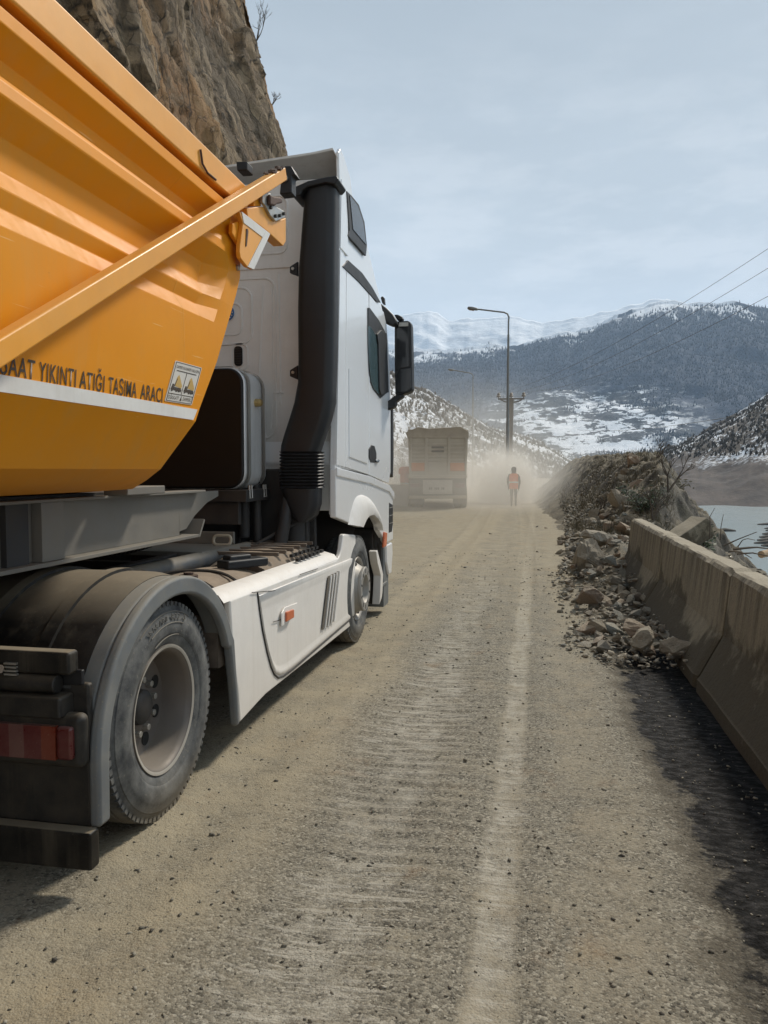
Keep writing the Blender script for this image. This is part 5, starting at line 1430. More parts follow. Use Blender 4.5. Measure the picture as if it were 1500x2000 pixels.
# trees of the far forest: thousands of small conifers read as one mass
def sample(X, Y, Z, n, r_):
    nr_, na_ = X.shape; i = r_.integers(0, nr_-1, n); j = r_.integers(0, na_-1, n); a, b_ = r_.random(n), r_.random(n)
    il = lambda M_: (M_[i,j]*(1-a) + M_[i+1,j]*a)*(1-b_) + (M_[i,j+1]*(1-a) + M_[i+1,j+1]*a)*b_
    return il(X), il(Y), il(Z)
def far_trees(X, Y, Z, n, cond, hgt, seed, name, mat, label):
    r_ = np.random.default_rng(seed); x, y, z = sample(X, Y, Z, n, r_); k = cond(x, y, z, r_); x, y, z = x[k], y[k], z[k]; n = len(x)
    h = hgt*r_.uniform(.55, 1.4, n)*np.clip(np.hypot(x, y)/4200, .72, 1.3); w = h*r_.uniform(.15, .27, n); z = z - .08*h
    ang = np.arange(5)*2*np.pi/5
    P = np.stack([x[:,None] + w[:,None]*np.cos(ang), y[:,None] + w[:,None]*np.sin(ang), np.repeat(z[:,None], 5, 1)], -1)
    V = np.concatenate([P, np.stack([x, y, z + h], -1)[:,None,:]], 1).reshape(-1, 3)
    f = np.array([(q, (q+1) % 5, 5) for q in range(5)]); F = (f[None] + (np.arange(n)*6)[:,None,None]).reshape(-1, 3)
    o = ngrid(name, V, F, mat, smooth=False); tag(o, label, 'forest', kind='stuff'); return o
def tree_mat():
    t = NT('conifer_far'); r_ = t.n.new('ShaderNodeNewGeometry').outputs['Random Per Island']
    return t.done(t.ramp(r_, [(0,(.006,.012,.028)), (.6,(.012,.021,.043)), (1,(.040,.056,.092))]), .95)  # tree colours carry the blue of the distant haze
M['conifer'] = tree_mat()
def fcond(x, y, z, r_):
    lim = np.interp(x, [-900, 2300], [730, 1225]) + 60*r_.standard_normal(len(x))
    k = (x > -1700) & (x < 3600) & (z < lim)
    field = (z < 370 + 60*perlin(x/300, y/300, 3)) & (x > -260) & (x < 700)
    cl = perlin(x/190, y/420, 7) + .5*perlin(x/70, y/150, 8)
    return k & (~field | (cl > .13) | (r_.random(len(x)) < .03))
far_trees(mtn[0], mtn[1], mtn[2], 125000, fcond, 16., 5, 'forest', M['conifer'], 'dark conifer forest coloured haze blue covering the far mountain below the snow line')
def scrub(X, Y, Z, n, size, seed, cond, label, mat):
    """leafless winter scrub: open tufts of twig-thin blades"""
    r_ = np.random.default_rng(seed); nr_, na_ = X.shape; V = []; F = []; b0 = 0; got = 0
    while got < n:
        i = r_.integers(0, nr_-1); j = r_.integers(0, na_-1); a, b_ = r_.random(), r_.random()
        def il(M_): return (M_[i,j]*(1-a)+M_[i+1,j]*a)*(1-b_) + (M_[i,j+1]*(1-a)+M_[i+1,j+1]*a)*b_
        x, y, z = il(X), il(Y), il(Z)
        got += 1
        if not cond(x, y, z, r_): continue
        s_ = size*r_.uniform(.5, 1.5)
        for k in range(6):
            an = r_.uniform(0, 6.28); le = r_.uniform(.2, .75); tip = (x + s_*le*math.cos(an), y + s_*le*math.sin(an), z + s_*r_.uniform(.6,1.2))
            wx, wy = -math.sin(an)*s_*.20, math.cos(an)*s_*.20
            V += [(x - wx, y - wy, z - .1*s_), (x + wx, y + wy, z - .1*s_), tip]; F.append((b0, b0+1, b0+2)); b0 += 3
    o = ngrid('undergrowth', np.array(V), np.array(F), mat, smooth=False); tag(o, label, 'scrub', kind='stuff'); return o
def scrub_mat():
    t = NT('winter_scrub'); r_ = t.n.new('ShaderNodeNewGeometry').outputs['Random Per Island']
    return t.done(t.ramp(r_, [(0,(.022,.019,.017)), (.6,(.060,.052,.044)), (1,(.12,.10,.082))]), .95)
M['scrub'] = scrub_mat()
scrub(*hillA[:3], 11000, 1.1, 71, lambda x, y, z, r_: x > -130, 'bare brown scrub growing through the snow of the near left slope', M['scrub'])
scrub(*hillC[:3], 11000, 2.6, 73, lambda x, y, z, r_: z > 12 and x < 560, 'bare brown scrub growing through the snow of the slope above the lake', M['scrub'])
scrub(*hillB[:3], 3500, 2.2, 75, lambda x, y, z, r_: True, 'bare brown scrub on the small spur across the valley floor', M['scrub'])

# ------------------------------------------------------------------ rock cliff on the left of the road
def cliff():
    # footprint: along the road, then turning away behind the corner
    P = [(-10.5,-12),(-11.5,4),(-12.2,16),(-12.6,26),(-12.4,32),(-12.1,36),(-13.0,38.5),(-16,41),(-22,44),(-34,48),(-60,54)]
    L = [0]
    for a, b_ in zip(P, P[1:]): L.append(L[-1] + math.dist(a, b_))
    ss = np.concatenate([np.arange(0, 22, .5), np.arange(22, 56, .13), np.arange(56, L[-1], .8)])
    hh = np.concatenate([np.arange(-1, 6, .5), np.arange(6, 34, .13), np.arange(34, 46, .5)])
    px_ = np.interp(ss, L, [p[0] for p in P]); py_ = np.interp(ss, L, [p[1] for p in P])
    tx, ty = np.gradient(px_, ss), np.gradient(py_, ss); ln = np.hypot(tx, ty); tx, ty = tx/ln, ty/ln
    k = 9; ker = np.ones(k)/k
    nx, ny = ty, -tx            # outward (to the road)
    SS, HH = np.meshgrid(ss, hh)
    NX, NY = np.broadcast_to(nx, SS.shape), np.broadcast_to(ny, SS.shape)
    # fractured rock: tilted facets at several sizes, each a plane of its own (cellular)
    def facet(s_, h_, size, seed, amp, tilt):
        u = s_/size + .35*fbm(s_/size*.7, h_/size*.7, 2, seed+5); v = h_/(size*2.6) + .35*fbm(s_/size*.7 + 9, h_/size*.7, 2, seed+7) + .35*s_/size
        iu, iv = np.floor(u), np.floor(v); best = np.full(u.shape, 9.); val = np.zeros(u.shape)
        for du in (-1,0,1):
            for dv in (-1,0,1):
                cu, cv = iu + du, iv + dv
                hsh = lambda m_: np.modf(np.abs(np.sin(cu*127.1*m_ + cv*311.7 + seed*7.3)*43758.5453))[0]
                ju, jv_ = cu + hsh(1.0), cv + hsh(1.7); d = (u-ju)**2 + (v-jv_)**2
                o_ = (hsh(2.3)-.5)*2*amp + ((u-ju)*(hsh(3.1)-.5) + (v-jv_)*(hsh(4.3)-.5)*.35)*tilt
                w_ = d < best; best = np.where(w_, d, best); val = np.where(w_, o_, val)
        return val
    D = facet(SS, HH, 5.0, 1, .14, 2.4) + facet(SS, HH, 2.3, 2, .08, .95) + facet(SS, HH, .9, 3, .035, .25) + facet(SS, HH, .35, 4, .010, .09)
    D = D + .9*fbm(SS*.10, HH*.10, 4, 77) + .10*ridged(SS*1.6 + HH*.5, HH*.8, 4, 79)
    lean = .25*np.clip(HH, 0, 99) - 4.1                # leans back with height
    D = D*np.clip((HH + 1)/6, .2, 1) - lean
    X = px_[None, :] + NX*D; Y = py_[None, :] + NY*D
    top = 38 + 4*fbm(SS*.12, SS*0, 4, 81)
    Z = np.minimum(HH, top)
    return X, Y, Z
CX_, CY_, CZ_ = cliff()
def cliff_mat():
    t = NT('cliff_rock')
    w = t.n.new('ShaderNodeVectorMath'); w.operation = 'ADD'
    wn_ = t.n.new('ShaderNodeTexNoise'); wn_.inputs['Scale'].default_value = .9; wn_.inputs['Detail'].default_value = 6; t.link(t.co, wn_.inputs[0])
    sc3 = t.n.new('ShaderNodeVectorMath'); sc3.operation = 'SCALE'; sc3.inputs['Scale'].default_value = .9; t.link(wn_.outputs['Color'], sc3.inputs[0])
    t.link(t.co, w.inputs[0]); t.link(sc3.outputs[0], w.inputs[1]); co = w.outputs[0]
    def vor(scale, st, feature='F1'):
        v = t.n.new('ShaderNodeTexVoronoi'); v.feature = feature; v.inputs['Scale'].default_value = scale; t.link(t.mapping(st, src=co, rot=(.25,.15,0)), v.inputs[0]); return v
    va, vb = vor(.55, (1,1,.45)), vor(1.9, (1,1,.5))
    ea, eb, ec = vor(.55, (1,1,.45), 'DISTANCE_TO_EDGE').outputs[0], vor(1.9, (1,1,.5), 'DISTANCE_TO_EDGE').outputs[0], vor(5.5, (1,1,.5), 'DISTANCE_TO_EDGE').outputs[0]
    n2 = t.noise(2.4, 9, .72, src=t.mapping((1,1,.55), rot=(.3,.2,0))); n3 = t.noise(13, 8, .75); big = t.noise(.17, 6, .6)
    c = t.ramp(n2, [(.28,(.075,.063,.050)), (.44,(.170,.146,.112)), (.58,(.275,.240,.182)), (.74,(.42,.37,.285))])
    ca_, cb_ = t.sep(va.outputs['Color']), t.sep(vb.outputs['Color'])
    c = t.mix(t.rng(ca_[0], .58, .70, 0, .65), c, (.115,.108,.095))            # dark grey slabs
    c = t.mix(t.rng(ca_[1], .58, .68, 0, .70), c, (.38,.275,.155))             # ochre slabs
    c = t.mix(t.rng(cb_[2], .78, .86, 0, .50), c, (.40,.36,.30))              # fresh pale breaks
    c = t.mix(t.math('MULTIPLY', t.rng(big, .50, .64), t.rng(n2, .40, .62, .1, .75)), c, (.33,.185,.085))   # rust staining
    c = t.mix(t.rng(n3, .55, .72, 0, .55), c, (.055,.048,.040))
    crack = t.math('MAXIMUM', t.rng(ea, .030, .004), t.math('MAXIMUM', t.rng(eb, .030, .004, 0, .8), t.rng(ec, .03, .0, 0, .35)))
    crack = t.math('MULTIPLY', crack, t.rng(n2, .38, .52))
    c = t.mix(1.0, c, (1.22,1.04,.84), 'MULTIPLY')
    c = t.mix(t.math('MULTIPLY', crack, .85), c, (.022,.019,.016))
    h = t.math('ADD', t.math('MULTIPLY', cb_[0], .35), t.math('MULTIPLY', t.math('MINIMUM', eb, .12), 3.0))
    return t.done(c, .92, 0, t.bump(n3, .9, .09, t.bump(n2, .9, .35, t.bump(h, .8, .30))))
ck = ngrid('cliff', np.stack([CX_, CY_, CZ_], -1).reshape(-1, 3), gridfaces(*CX_.shape), cliff_mat(), smooth=False); tag(ck, kind='structure')

# ------------------------------------------------------------------ concrete barriers
def conc_mat():
    t = NT('weathered_concrete')
    x, y, z = t.sep()
    n = t.noise(1.6, 7, .62); n2 = t.noise(18, 7, .7); up = t.normal()[2]
    c = t.mix(n, (.17,.145,.102), (.32,.28,.205))
    c = t.mix(t.rng(n2, .50, .72, 0, .6), c, (.11,.092,.064))
    run = t.noise(1.0, 6, .70, src=t.mapping((1, 9, .40))); run2 = t.noise(1.0, 5, .65, src=t.mapping((1, 26, .7), loc=(0,4,0)))
    c = t.mix(t.math('MULTIPLY', t.rng(run, .47, .62), t.rng(z, .30, .82, .10, .92)), c, (.042,.034,.024))
    c = t.mix(t.math('MULTIPLY', t.rng(run2, .58, .66), t.rng(z, .25, .78, .1, .6)), c, (.36,.32,.25))
    # damp, mossy foot with an uneven tide mark
    wl2 = t.math('ADD', z, t.rng(t.noise(1.3, 6, .65), .3, .7, -.30, .30))
    foot = t.rng(wl2, .46, .30, 0, .86, True)
    c = t.mix(foot, c, t.mix(n2, (.022,.017,.010), (.085,.066,.038)))
    c = t.mix(t.math('MULTIPLY', t.rng(up, .6, .9), .85), c, t.mix(n2, (.24,.205,.145), (.48,.42,.32)))
    por = t.voro(60); c = t.mix(t.math('MULTIPLY', t.rng(por, .20, .10), .7), c, (.05,.042,.031))
    chip = t.math('MULTIPLY', t.rng(t.noise(7, 5, .7), .64, .68), t.rng(z, .55, .8, .2, 1))
    c = t.mix(t.math('MULTIPLY', chip, .6), c, (.42,.38,.30))
    return t.done(c, .9, 0, t.bump(n2, .6, .018, t.bump(por, .35, .006, t.bump(chip, -.8, .02))))
M['concrete'] = conc_mat()
def barrier(L, seed):
    """one precast unit, its road face towards -X, foot at x = 0, length along +Y"""
    pr = [(0,0),(.005,.09),(.02,.105),(.17,.355),(.185,.385),(.235,.79),(.255,.815),(.275,.825),(.385,.825),(.405,.815),(.425,.79),(.475,.385),(.49,.355),(.64,.105),(.655,.09),(.66,0)]
    m = MB(); rings = []; n_ = int(L/.06); r_ = random.Random(seed)
    for i in range(n_ + 1):
        y = L*i/n_; ring = []
        for k, (x, z) in enumerate(pr):
            w = .008*float(perlin(np.array([y*1.3 + seed]), np.array([k*.7]), 3)[0]) + .003*float(perlin(np.array([y*5.0 + seed]), np.array([k*1.3]), 4)[0])
            ch = 0
            if 7 <= k <= 8 or k in (5, 6, 9): ch = -max(0, float(perlin(np.array([y*3.1 + seed]), np.array([k*.9]), 5)[0]) - .15)*.05
            ring.append((x + w, y, max(z + (w + ch if z > .05 else 0), 0)))
        rings.append(ring)
    # worn, chamfered ends
    for j, e_ in ((0, 1), (-1, -1)):
        rings[j] = [(.33 + (x-.33)*.93, y + .0, z*.975) for x, y, z in rings[j]]
    m.loft(rings)
    return m
for (y0, L, lab) in ((9.27, 3.11, 'farthest concrete road barrier with its bare end above the rubble'), (6.19, 3.04, 'middle concrete road barrier with rain streaks between two joints'), (3.11, 3.04, 'nearest concrete road barrier with a dark damp foot beside the wet asphalt'), (.03, 3.04, 'concrete road barrier nearest the camera side in the row, past the picture edge')):
    o = barrier(L, int(y0*10)).build('concrete_barrier', M['concrete'], None, ang=17)
    o.location = (1.205, y0, -.03); o.scale = (1, 1, 1.13); tag(o, lab, 'concrete barrier', 'precast concrete barriers along the verge')
ca, cb = Vector((1.62, 12.0, .30)), Vector((2.50, 12.55, .84)); ct = (cb - ca).normalized(); cw = Vector((-ct.y, ct.x, 0)).normalized(); cu_ = ct.cross(cw)
if cu_.z < 0: cu_ = -cu_
m = MB(); rings = []
for i in range(13):
    c = ca.lerp(cb, i/12); k = 1 + .03*math.sin(i*1.7)
    rings.append([c + cw*a*k + cu_*b_*k for a, b_ in ((-.20,.06),(-.17,.10),(.15,.11),(.19,.07),(.22,-.18),(.17,-.24),(-.12,-.25),(-.19,-.17))])
m.loft(rings)
o = m.build('concrete_barrier', M['concrete'], None, bevel=.015, origin=tuple(ca)); tag(o, 'toppled concrete barrier lying tilted behind the upright row above the lake', 'concrete barrier', None)

# ------------------------------------------------------------------ rocks
def rock_mesh(seed, n=22, flat=.75, cuts=True):
    r_ = random.Random(seed); bm = bmesh.new()
    for k in range(n):
        v = Vector((r_.gauss(0,1), r_.gauss(0,1), r_.gauss(0,1))).normalized()*r_.uniform(.72, 1.05)
        bm.verts.new((v.x, v.y*.85, v.z*flat))
    res = bmesh.ops.convex_hull(bm, input=bm.verts)
    bmesh.ops.delete(bm, geom=[g for g in res['geom_interior'] if isinstance(g, bmesh.types.BMVert)], context='VERTS')
    bmesh.ops.dissolve_limit(bm, angle_limit=R(14), verts=bm.verts, edges=bm.edges)
    bmesh.ops.bevel(bm, geom=bm.edges[:], offset=.012, segments=1, affect='EDGES', profile=.5)
    bmesh.ops.triangulate(bm, faces=bm.faces)
    bmesh.ops.subdivide_edges(bm, edges=bm.edges[:], cuts=1, use_grid_fill=True)
    for v in bm.verts:
        p = v.co; v.co += p.normalized()*.035*float(fbm(np.array([p.x*2.4 + seed]), np.array([p.y*2.4 + p.z*1.9]), 3, seed)[0])
    me = bpy.data.meshes.new('rock'); bm.to_mesh(me); bm.free(); return me
def rock_mat(name, a, b_, c_):
    t = NT(name)
    oi = t.n.new('ShaderNodeObjectInfo').outputs['Random']
    n = t.noise(2.2, 7, .66); n2 = t.noise(9, 6, .72)
    c = t.mix(n, a, b_); c = t.mix(t.rng(oi, .45, .9, 0, .75), c, c_); c = t.mix(t.rng(t.math('FRACT', t.math('MULTIPLY', oi, 7.3)), .5, 1., 0, .6), c, (.17,.175,.165))
    c = t.mix(t.rng(n2, .54, .70, 0, .6), c, (.045,.038,.030))
    c = t.mix(t.rng(t.normal()[2], .35, .95, 0, .55), c, (.42,.36,.27))
    return t.done(c, .92, 0, t.bump(n2, .6, .06))
M['rock'] = rock_mat('rubble_rock', (.20,.172,.132), (.42,.365,.28), (.31,.205,.135))
M['rock_green'] = rock_mat('greenish_rubble_rock', (.16,.17,.15), (.34,.345,.31), (.28,.25,.21))
variants = []
for k in range(12):
    me = rock_mesh(100 + k, 9 + k % 6, .30 + .045*k); me.materials.append(M['rock'] if k % 4 else M['rock_green']); variants.append(me)
def block_mesh(seed, sx=1, sy=1, sz=1):
    q = random.Random(seed); bm = bmesh.new()
    for i in range(17):
        v = Vector((q.gauss(0,1), q.gauss(0,1), q.gauss(0,1))).normalized(); m_ = max(abs(v.x), abs(v.y), abs(v.z)); v = v.lerp(v/m_, .45)*q.uniform(.74, 1.0)
        bm.verts.new((v.x*sx, v.y*sy, v.z*sz))
    res = bmesh.ops.convex_hull(bm, input=bm.verts); bmesh.ops.delete(bm, geom=[g for g in res['geom_interior'] if isinstance(g, bmesh.types.BMVert)], context='VERTS')
    bmesh.ops.dissolve_limit(bm, angle_limit=R(16), verts=bm.verts, edges=bm.edges)
    bmesh.ops.bevel(bm, geom=bm.edges[:], offset=.02, segments=1, affect='EDGES')
    bmesh.ops.triangulate(bm, faces=bm.faces); bmesh.ops.subdivide_edges(bm, edges=bm.edges[:], cuts=3, use_grid_fill=True)
    for v in bm.verts:
        p = v.co.copy(); w_ = np.array([p.x*1.9 + seed]), np.array([p.y*1.9 + p.z*1.4])
        v.co += p.normalized()*(.13*float(fbm(*w_, 4, seed)[0]) + .05*float(ridged(w_[0]*3.1, w_[1]*3.1, 3, seed)[0]))
    me = bpy.data.meshes.new('boulder'); bm.to_mesh(me); bm.free(); me.materials.append(M['rock']); return me
for k in range(5):
    me = block_mesh(300 + k, 1.1, .8, .45 + .1*k); variants.append(me)
rr = random.Random(5)
def put_rock(x, y, z, s_, label, group, me=None, name='rock', rot=None, sc=None):
    o = bpy.data.objects.new(name, me or rr.choice(variants)); S.collection.objects.link(o)
    o.location = (x, y, z); o.scale = sc or (s_*rr.uniform(.8,1.25), s_*rr.uniform(.75,1.15), s_*rr.uniform(.7,1.1))
    o.rotation_euler = rot or (rr.uniform(-.6,.6), rr.uniform(-.6,.6), rr.uniform(0,6.28)); tag(o, label, 'rock', group); return o
RL = 'angular grey brown rubble stone heaped along the foot of the concrete barrier'
RG = 'rubble stones by the barrier'
# large single stones
put_rock(.78, 12.0, .27, .3, 'big upright boulder with a reddish side beside the end of the barrier', None, block_mesh(411, .9, .9, 1.0), 'boulder', (.05,.08,.35), (.27,.28,.36))
put_rock(.93, 6.98, .17, .2, 'pointed pale brown rock, largest at the near end of the rubble heap', None, block_mesh(412, 1, .8, .8), 'boulder', (.5,-.4,1.0), (.15,.14,.14))
put_rock(.96, 7.45, .16, .2, 'flat pale slab of rock leaning behind the pointed rock in the rubble', None, block_mesh(413, 1.1, .8, .5), 'boulder', (.5,.3,.2), (.17,.15,.15))
put_rock(.62, 9.35, .14, .2, 'rounded brown rock at the left edge of the rubble heap', None, block_mesh(414, 1, .9, .8), 'boulder', (.1,.2,.9), (.19,.17,.17))
put_rock(1.06, 11.25, .36, .2, 'pale white and grey rock wedged between the boulder and the barrier end', None, variants[8], 'boulder', (.4,.2,.3), (.13,.14,.13))
put_rock(1.02, 13.6, .5, .2, 'brown block of rock on the rubble behind the big boulder', None, block_mesh(415, 1, .9, .8), 'boulder', (.1,.2,.1), (.26,.24,.2))
n_r = 0
while n_r < 175:
    y = 6.75 + rr.random()**1.15*6.2
    lft = np.interp(y, [6.7,7.3,8.0,9.5,10.5,13], [.62,.30,.45,.42,.32,.35])
    x = lft + (1.32 - lft)*rr.random()**.75
    d_ = (x - lft)/max(1.32 - lft, .1)
    hp = .20*d_*(1 - abs(rr.random()-.5)*.5) if y < 10.3 else .10 + .38*d_*min(1, (y-9.5)/2)
    s_ = rr.choice((.035,.05,.06,.07,.08,.09,.105,.13))*rr.uniform(.75,1.2)
    put_rock(x, y, max(hp*rr.uniform(.3,1), s_*.35), s_, RL, RG); n_r += 1
for k in range(60):
    y = rr.uniform(12.5, 19); x = rr.uniform(.45, 1.9); z = float(bank_h(np.array([x]), np.array([y]))[0])
    put_rock(x, y, max(z, 0) + .04, rr.choice((.07,.09,.12,.16))*rr.uniform(.8,1.2), 'brown stone on the slope of loose debris beyond the barrier end', 'debris stones beyond the barrier')
for k in range(22):
    y = rr.uniform(15.5, 24); x = rr.uniform(1.5, .15*y - .1); z = float(bank_h(np.array([x]), np.array([y]))[0])
    s_ = rr.uniform(.16, .40)
    put_rock(x, y, z + .02, s_, 'dark jagged rock sticking out of the earth mound', 'jagged rocks of the mound', None, 'rock', (rr.uniform(-.9,.9), rr.uniform(.2,1.2), rr.uniform(0,6.28)), (s_*.55, s_*.9, s_*1.25))
for k in range(7):
    x = rr.uniform(-1.2, .3); y = rr.uniform(9, 24)
    put_rock(x, y, .01, rr.uniform(.03,.055), 'single fist sized stone lying loose on the road', 'loose stones on the road')
# small rubble filling the heap
def rubble_place(r_):
    y = 6.55 + 6.3*r_.random()**1.2; lft = np.interp(y, [6.5,7.3,8.0,9.5,10.5,13], [.55,.15,.30,.28,.15,.2]); x = lft + (1.36-lft)*r_.random()**.8
    d_ = (x-lft)/(1.36-lft); return x, y, .16*d_*r_.random() if y < 10.3 else .30*d_*r_.random()
rb = stones(1500, rubble_place, lambda r_, y: .010 + .036*r_.random()**2.6, M['rubble'], 'rubble', 9, .7); tag(rb, 'small broken stone filling the heap between the larger rocks', 'rubble', kind='stuff')
def rub2(r_):
    y = r_.uniform(12.3, 30); x = np.interp(y, [12,18,30], [.35,.7,1.0]) + (1.7 + .02*y)*r_.random()**1.3; z = float(bank_h(np.array([x]), np.array([y]))[0]); return x, y, max(z, 0)
rb = stones(2200, rub2, lambda r_, y: .02 + .07*r_.random()**2.5, M['rubble'], 'rubble', 10, .7); tag(rb, 'small broken stone scattered over the earth mound', 'rubble', kind='stuff')
def rub3(r_):
    y = r_.uniform(3, 13); x = r_.uniform(1.62, 2.6); z = float(bank_h(np.array([x]), np.array([y]))[0]); return x, y, z
rb = stones(1800, rub3, lambda r_, y: .008 + .03*r_.random()**2.5, M['rubble'], 'rubble', 12, .7); tag(rb, 'dirt crumbs and chips lying on the backfill behind the barriers', 'rubble', kind='stuff')

# ------------------------------------------------------------------ bushes, dry stalks, driftwood
leaf = NT('bush_leaf'); rI = leaf.n.new('ShaderNodeNewGeometry').outputs['Random Per Island']
M['leaf'] = leaf.done(leaf.ramp(rI, [(0,(.018,.030,.012)), (.6,(.045,.065,.025)), (1,(.10,.115,.05))]), .6)
leaf2 = NT('dry_leaf'); rI = leaf2.n.new('ShaderNodeNewGeometry').outputs['Random Per Island']
M['dry'] = leaf2.done(leaf2.ramp(rI, [(0,(.05,.044,.026)), (.6,(.115,.095,.055)), (1,(.21,.17,.10))]), .8)
M['twig'] = paint('twig_bark', (.075,.058,.045), .9, dust=.2, var=.3)
def bush(loc, rad, hgt, nl, seed, label, leafmat, name='bush', lsize=.05, nstem=9):
    r_ = random.Random(seed); o = empty(name, loc, label, 'bush')
    st_m = MB(); lf = MB(); tips = []
    for k in range(nstem):
        an = r_.uniform(0, 6.28); sp = r_.uniform(.3, 1)*rad; p = Vector(loc); pts = [tuple(p)]
        tgt = Vector(loc) + Vector((math.cos(an)*sp, math.sin(an)*sp, hgt*r_.uniform(.55,1)))
        for j in range(1, 6):
            q = Vector(loc).lerp(tgt, j/5) + Vector((r_.uniform(-.05,.05), r_.uniform(-.05,.05), .06*math.sin(j)))*hgt; pts.append(tuple(q)); tips.append(q)
        st_m.tube(pts, [.014*hgt+.004]*1 + [.010*hgt+.003]*4 + [.003], 5)
    st_m.build('stem', M['twig'], o)
    for k in range(nl):
        c = r_.choice(tips) + Vector((r_.gauss(0,1), r_.gauss(0,1), r_.gauss(0,.8)))*rad*.17
        a = Vector((r_.gauss(0,1), r_.gauss(0,1), r_.gauss(0,.6))).normalized(); b_ = a.orthogonal().normalized(); s_ = lsize*r_.uniform(.5,1.3)
        lf.add([c - a*s_, c + b_*s_*.35, c + a*s_, c - b_*s_*.35], [(0,1,2,3)])
    lf.build('leaves', leafmat, o, sharp=True)
    return o
def bz(x, y): return float(bank_h(np.array([x]), np.array([y]))[0])
bush((2.55, 14.6, bz(2.55,14.6) - .1), .62, .95, 900, 3, 'green leafy bush growing behind the toppled barrier against the lake', M['leaf'], lsize=.06)
bush((3.05, 15.4, bz(3.05,15.4) - .1), .55, .9, 700, 4, 'small dark green bush at the right foot of the rocky mound', M['leaf'], lsize=.055)
bush((3.0, 19.0, bz(2.7,19.0) - .75), .45, .8, 500, 5, 'brownish bush on the right shoulder of the rocky mound', M['dry'], lsize=.05)
bush((2.2, 17.0, bz(2.2,17.0) - .1), .5, .6, 500, 6, 'low olive bush among the jagged rocks of the mound', M['leaf'], lsize=.05)
# shrubs clinging to the cliff edge
def cliff_pt(u, v):
    a, e_ = az_el(u, v); d = np.stack([CX_ - 0, CY_ - 0, CZ_ - 1.65], -1)
    ta = np.arctan2(d[..., 0], d[..., 1]); te = d[..., 2]/np.hypot(d[..., 0], d[..., 1]); k = np.argmin((ta-a)**2 + (te-e_)**2 + (CY_ > 38.5)*.01)
    return CX_.flat[k], CY_.flat[k], CZ_.flat[k]
def bare_shrub(loc, hgt, seed, label):
    r_ = random.Random(seed); m = MB()
    def grow(p, d, l, r0_, lev):
        q = p + d*l; m.tube([tuple(p), tuple((p+q)/2 + Vector((r_.uniform(-.05,.05),)*3)*l), tuple(q)], [r0_, r0_*.8, r0_*.55], 5)
        if lev == 0: return
        for k in range(r_.choice((2,3))):
            grow(q, (d + Vector((r_.uniform(-.8,.8), r_.uniform(-.8,.8), r_.uniform(-.2,.7)))).normalized(), l*r_.uniform(.55,.85), r0_*.6, lev-1)
    for k in range(3): grow(Vector(loc), Vector((r_.uniform(-.1,.8), r_.uniform(-.3,.5), 1)).normalized(), hgt*.35, .025, 3)
    o = m.build('shrub', M['twig'], None, origin=loc); tag(o, label, 'shrub'); return o
bare_shrub(cliff_pt(512, 75), 1.7, 3, 'bare thin shrub sticking out of the cliff edge high against the sky')
bare_shrub(cliff_pt(538, 205), .7, 6, 'small bare tuft of twigs lower down on the edge of the cliff')
def stalk(pts, r0_, label, name='dry_stalk', cat='stalk'):
    o = MB().tube(pts, [r0_*(1 - .6*i/(len(pts)-1)) for i in range(len(pts))], 5).build(name, M['twig'], None, origin=pts[0]); tag(o, label, cat); return o
def B3(u, v, Y):      # a measured point of the far bank at road distance Y
    a, e_ = az_el(u, v); r_ = Y/math.cos(a); return (r_*math.sin(a), Y, 1.65 + e_*r_)
stalk([B3(1386,1052,11), B3(1387,1020,11), B3(1386,1010,11), B3(1396,992,11)], .008, 'upright dry stalk with a forked head standing in front of the lake')
stalk([B3(1407,1055,10.5), B3(1408,1030,10.5), B3(1413,1004,10.5)], .007, 'thin curved dry stalk second from the toppled barrier')
stalk([B3(1414,1066,9.6), B3(1440,1054,9.6), B3(1478,1039,9.6)], .010, 'long bare twig leaning up to the right over the bank edge', 'branch', 'branch')
stalk([B3(1441,1068,9), B3(1450,1055,9), B3(1460,1052,9), B3(1475,1055,9)], .007, 'thin arched twig bending over the bank edge', 'branch', 'branch')
stalk([B3(1432,1073,8.4), B3(1462,1070,8.4), B3(1478,1069,8.4), B3(1510,1073,8.4)], .014, 'dark crooked branch lying flat along the bank edge', 'branch', 'branch')
stalk([B3(1440,1082,7.8), B3(1470,1080,7.7), B3(1500,1086,7.6)], .010, 'brown twig lying on the backfill behind the barrier', 'branch', 'branch')
stalk([B3(1425,1076,8.6), B3(1450,1079,8.3), B3(1468,1090,8.0)], .009, 'short brown twig beside the cut log on the backfill', 'branch', 'branch')
lg = B3(1488,1082,7.9)
o = MB().tube([(lg[0]-.02, lg[1]-.05, lg[2]), (lg[0]+.25, lg[1]+.25, lg[2]+.02)], [.035,.033], 12).build('cut_log', paint('pale_cut_wood', (.45,.32,.20), .8, dust=.2), None, origin=lg); tag(o, 'short pale cut log lying on the backfill at the right picture edge', 'log')
bare_shrub((2.75, 17.2, bz(2.6,17.2)), 1.0, 31, 'dark leafless scrub on the right edge of the earth mound nearest the lake')
bare_shrub((2.3, 16.2, bz(2.3,16.2)), .7, 33, 'low leafless scrub at the near foot of the earth mound')
bare_shrub((1.5, 19.5, bz(1.5,19.5)), .6, 35, 'thin leafless tuft of scrub halfway up the dusty flank of the mound')
bare_shrub((3.1, 21.5, bz(3.0,21.5)), .8, 37, 'leafless scrub standing on the crest of the mound')
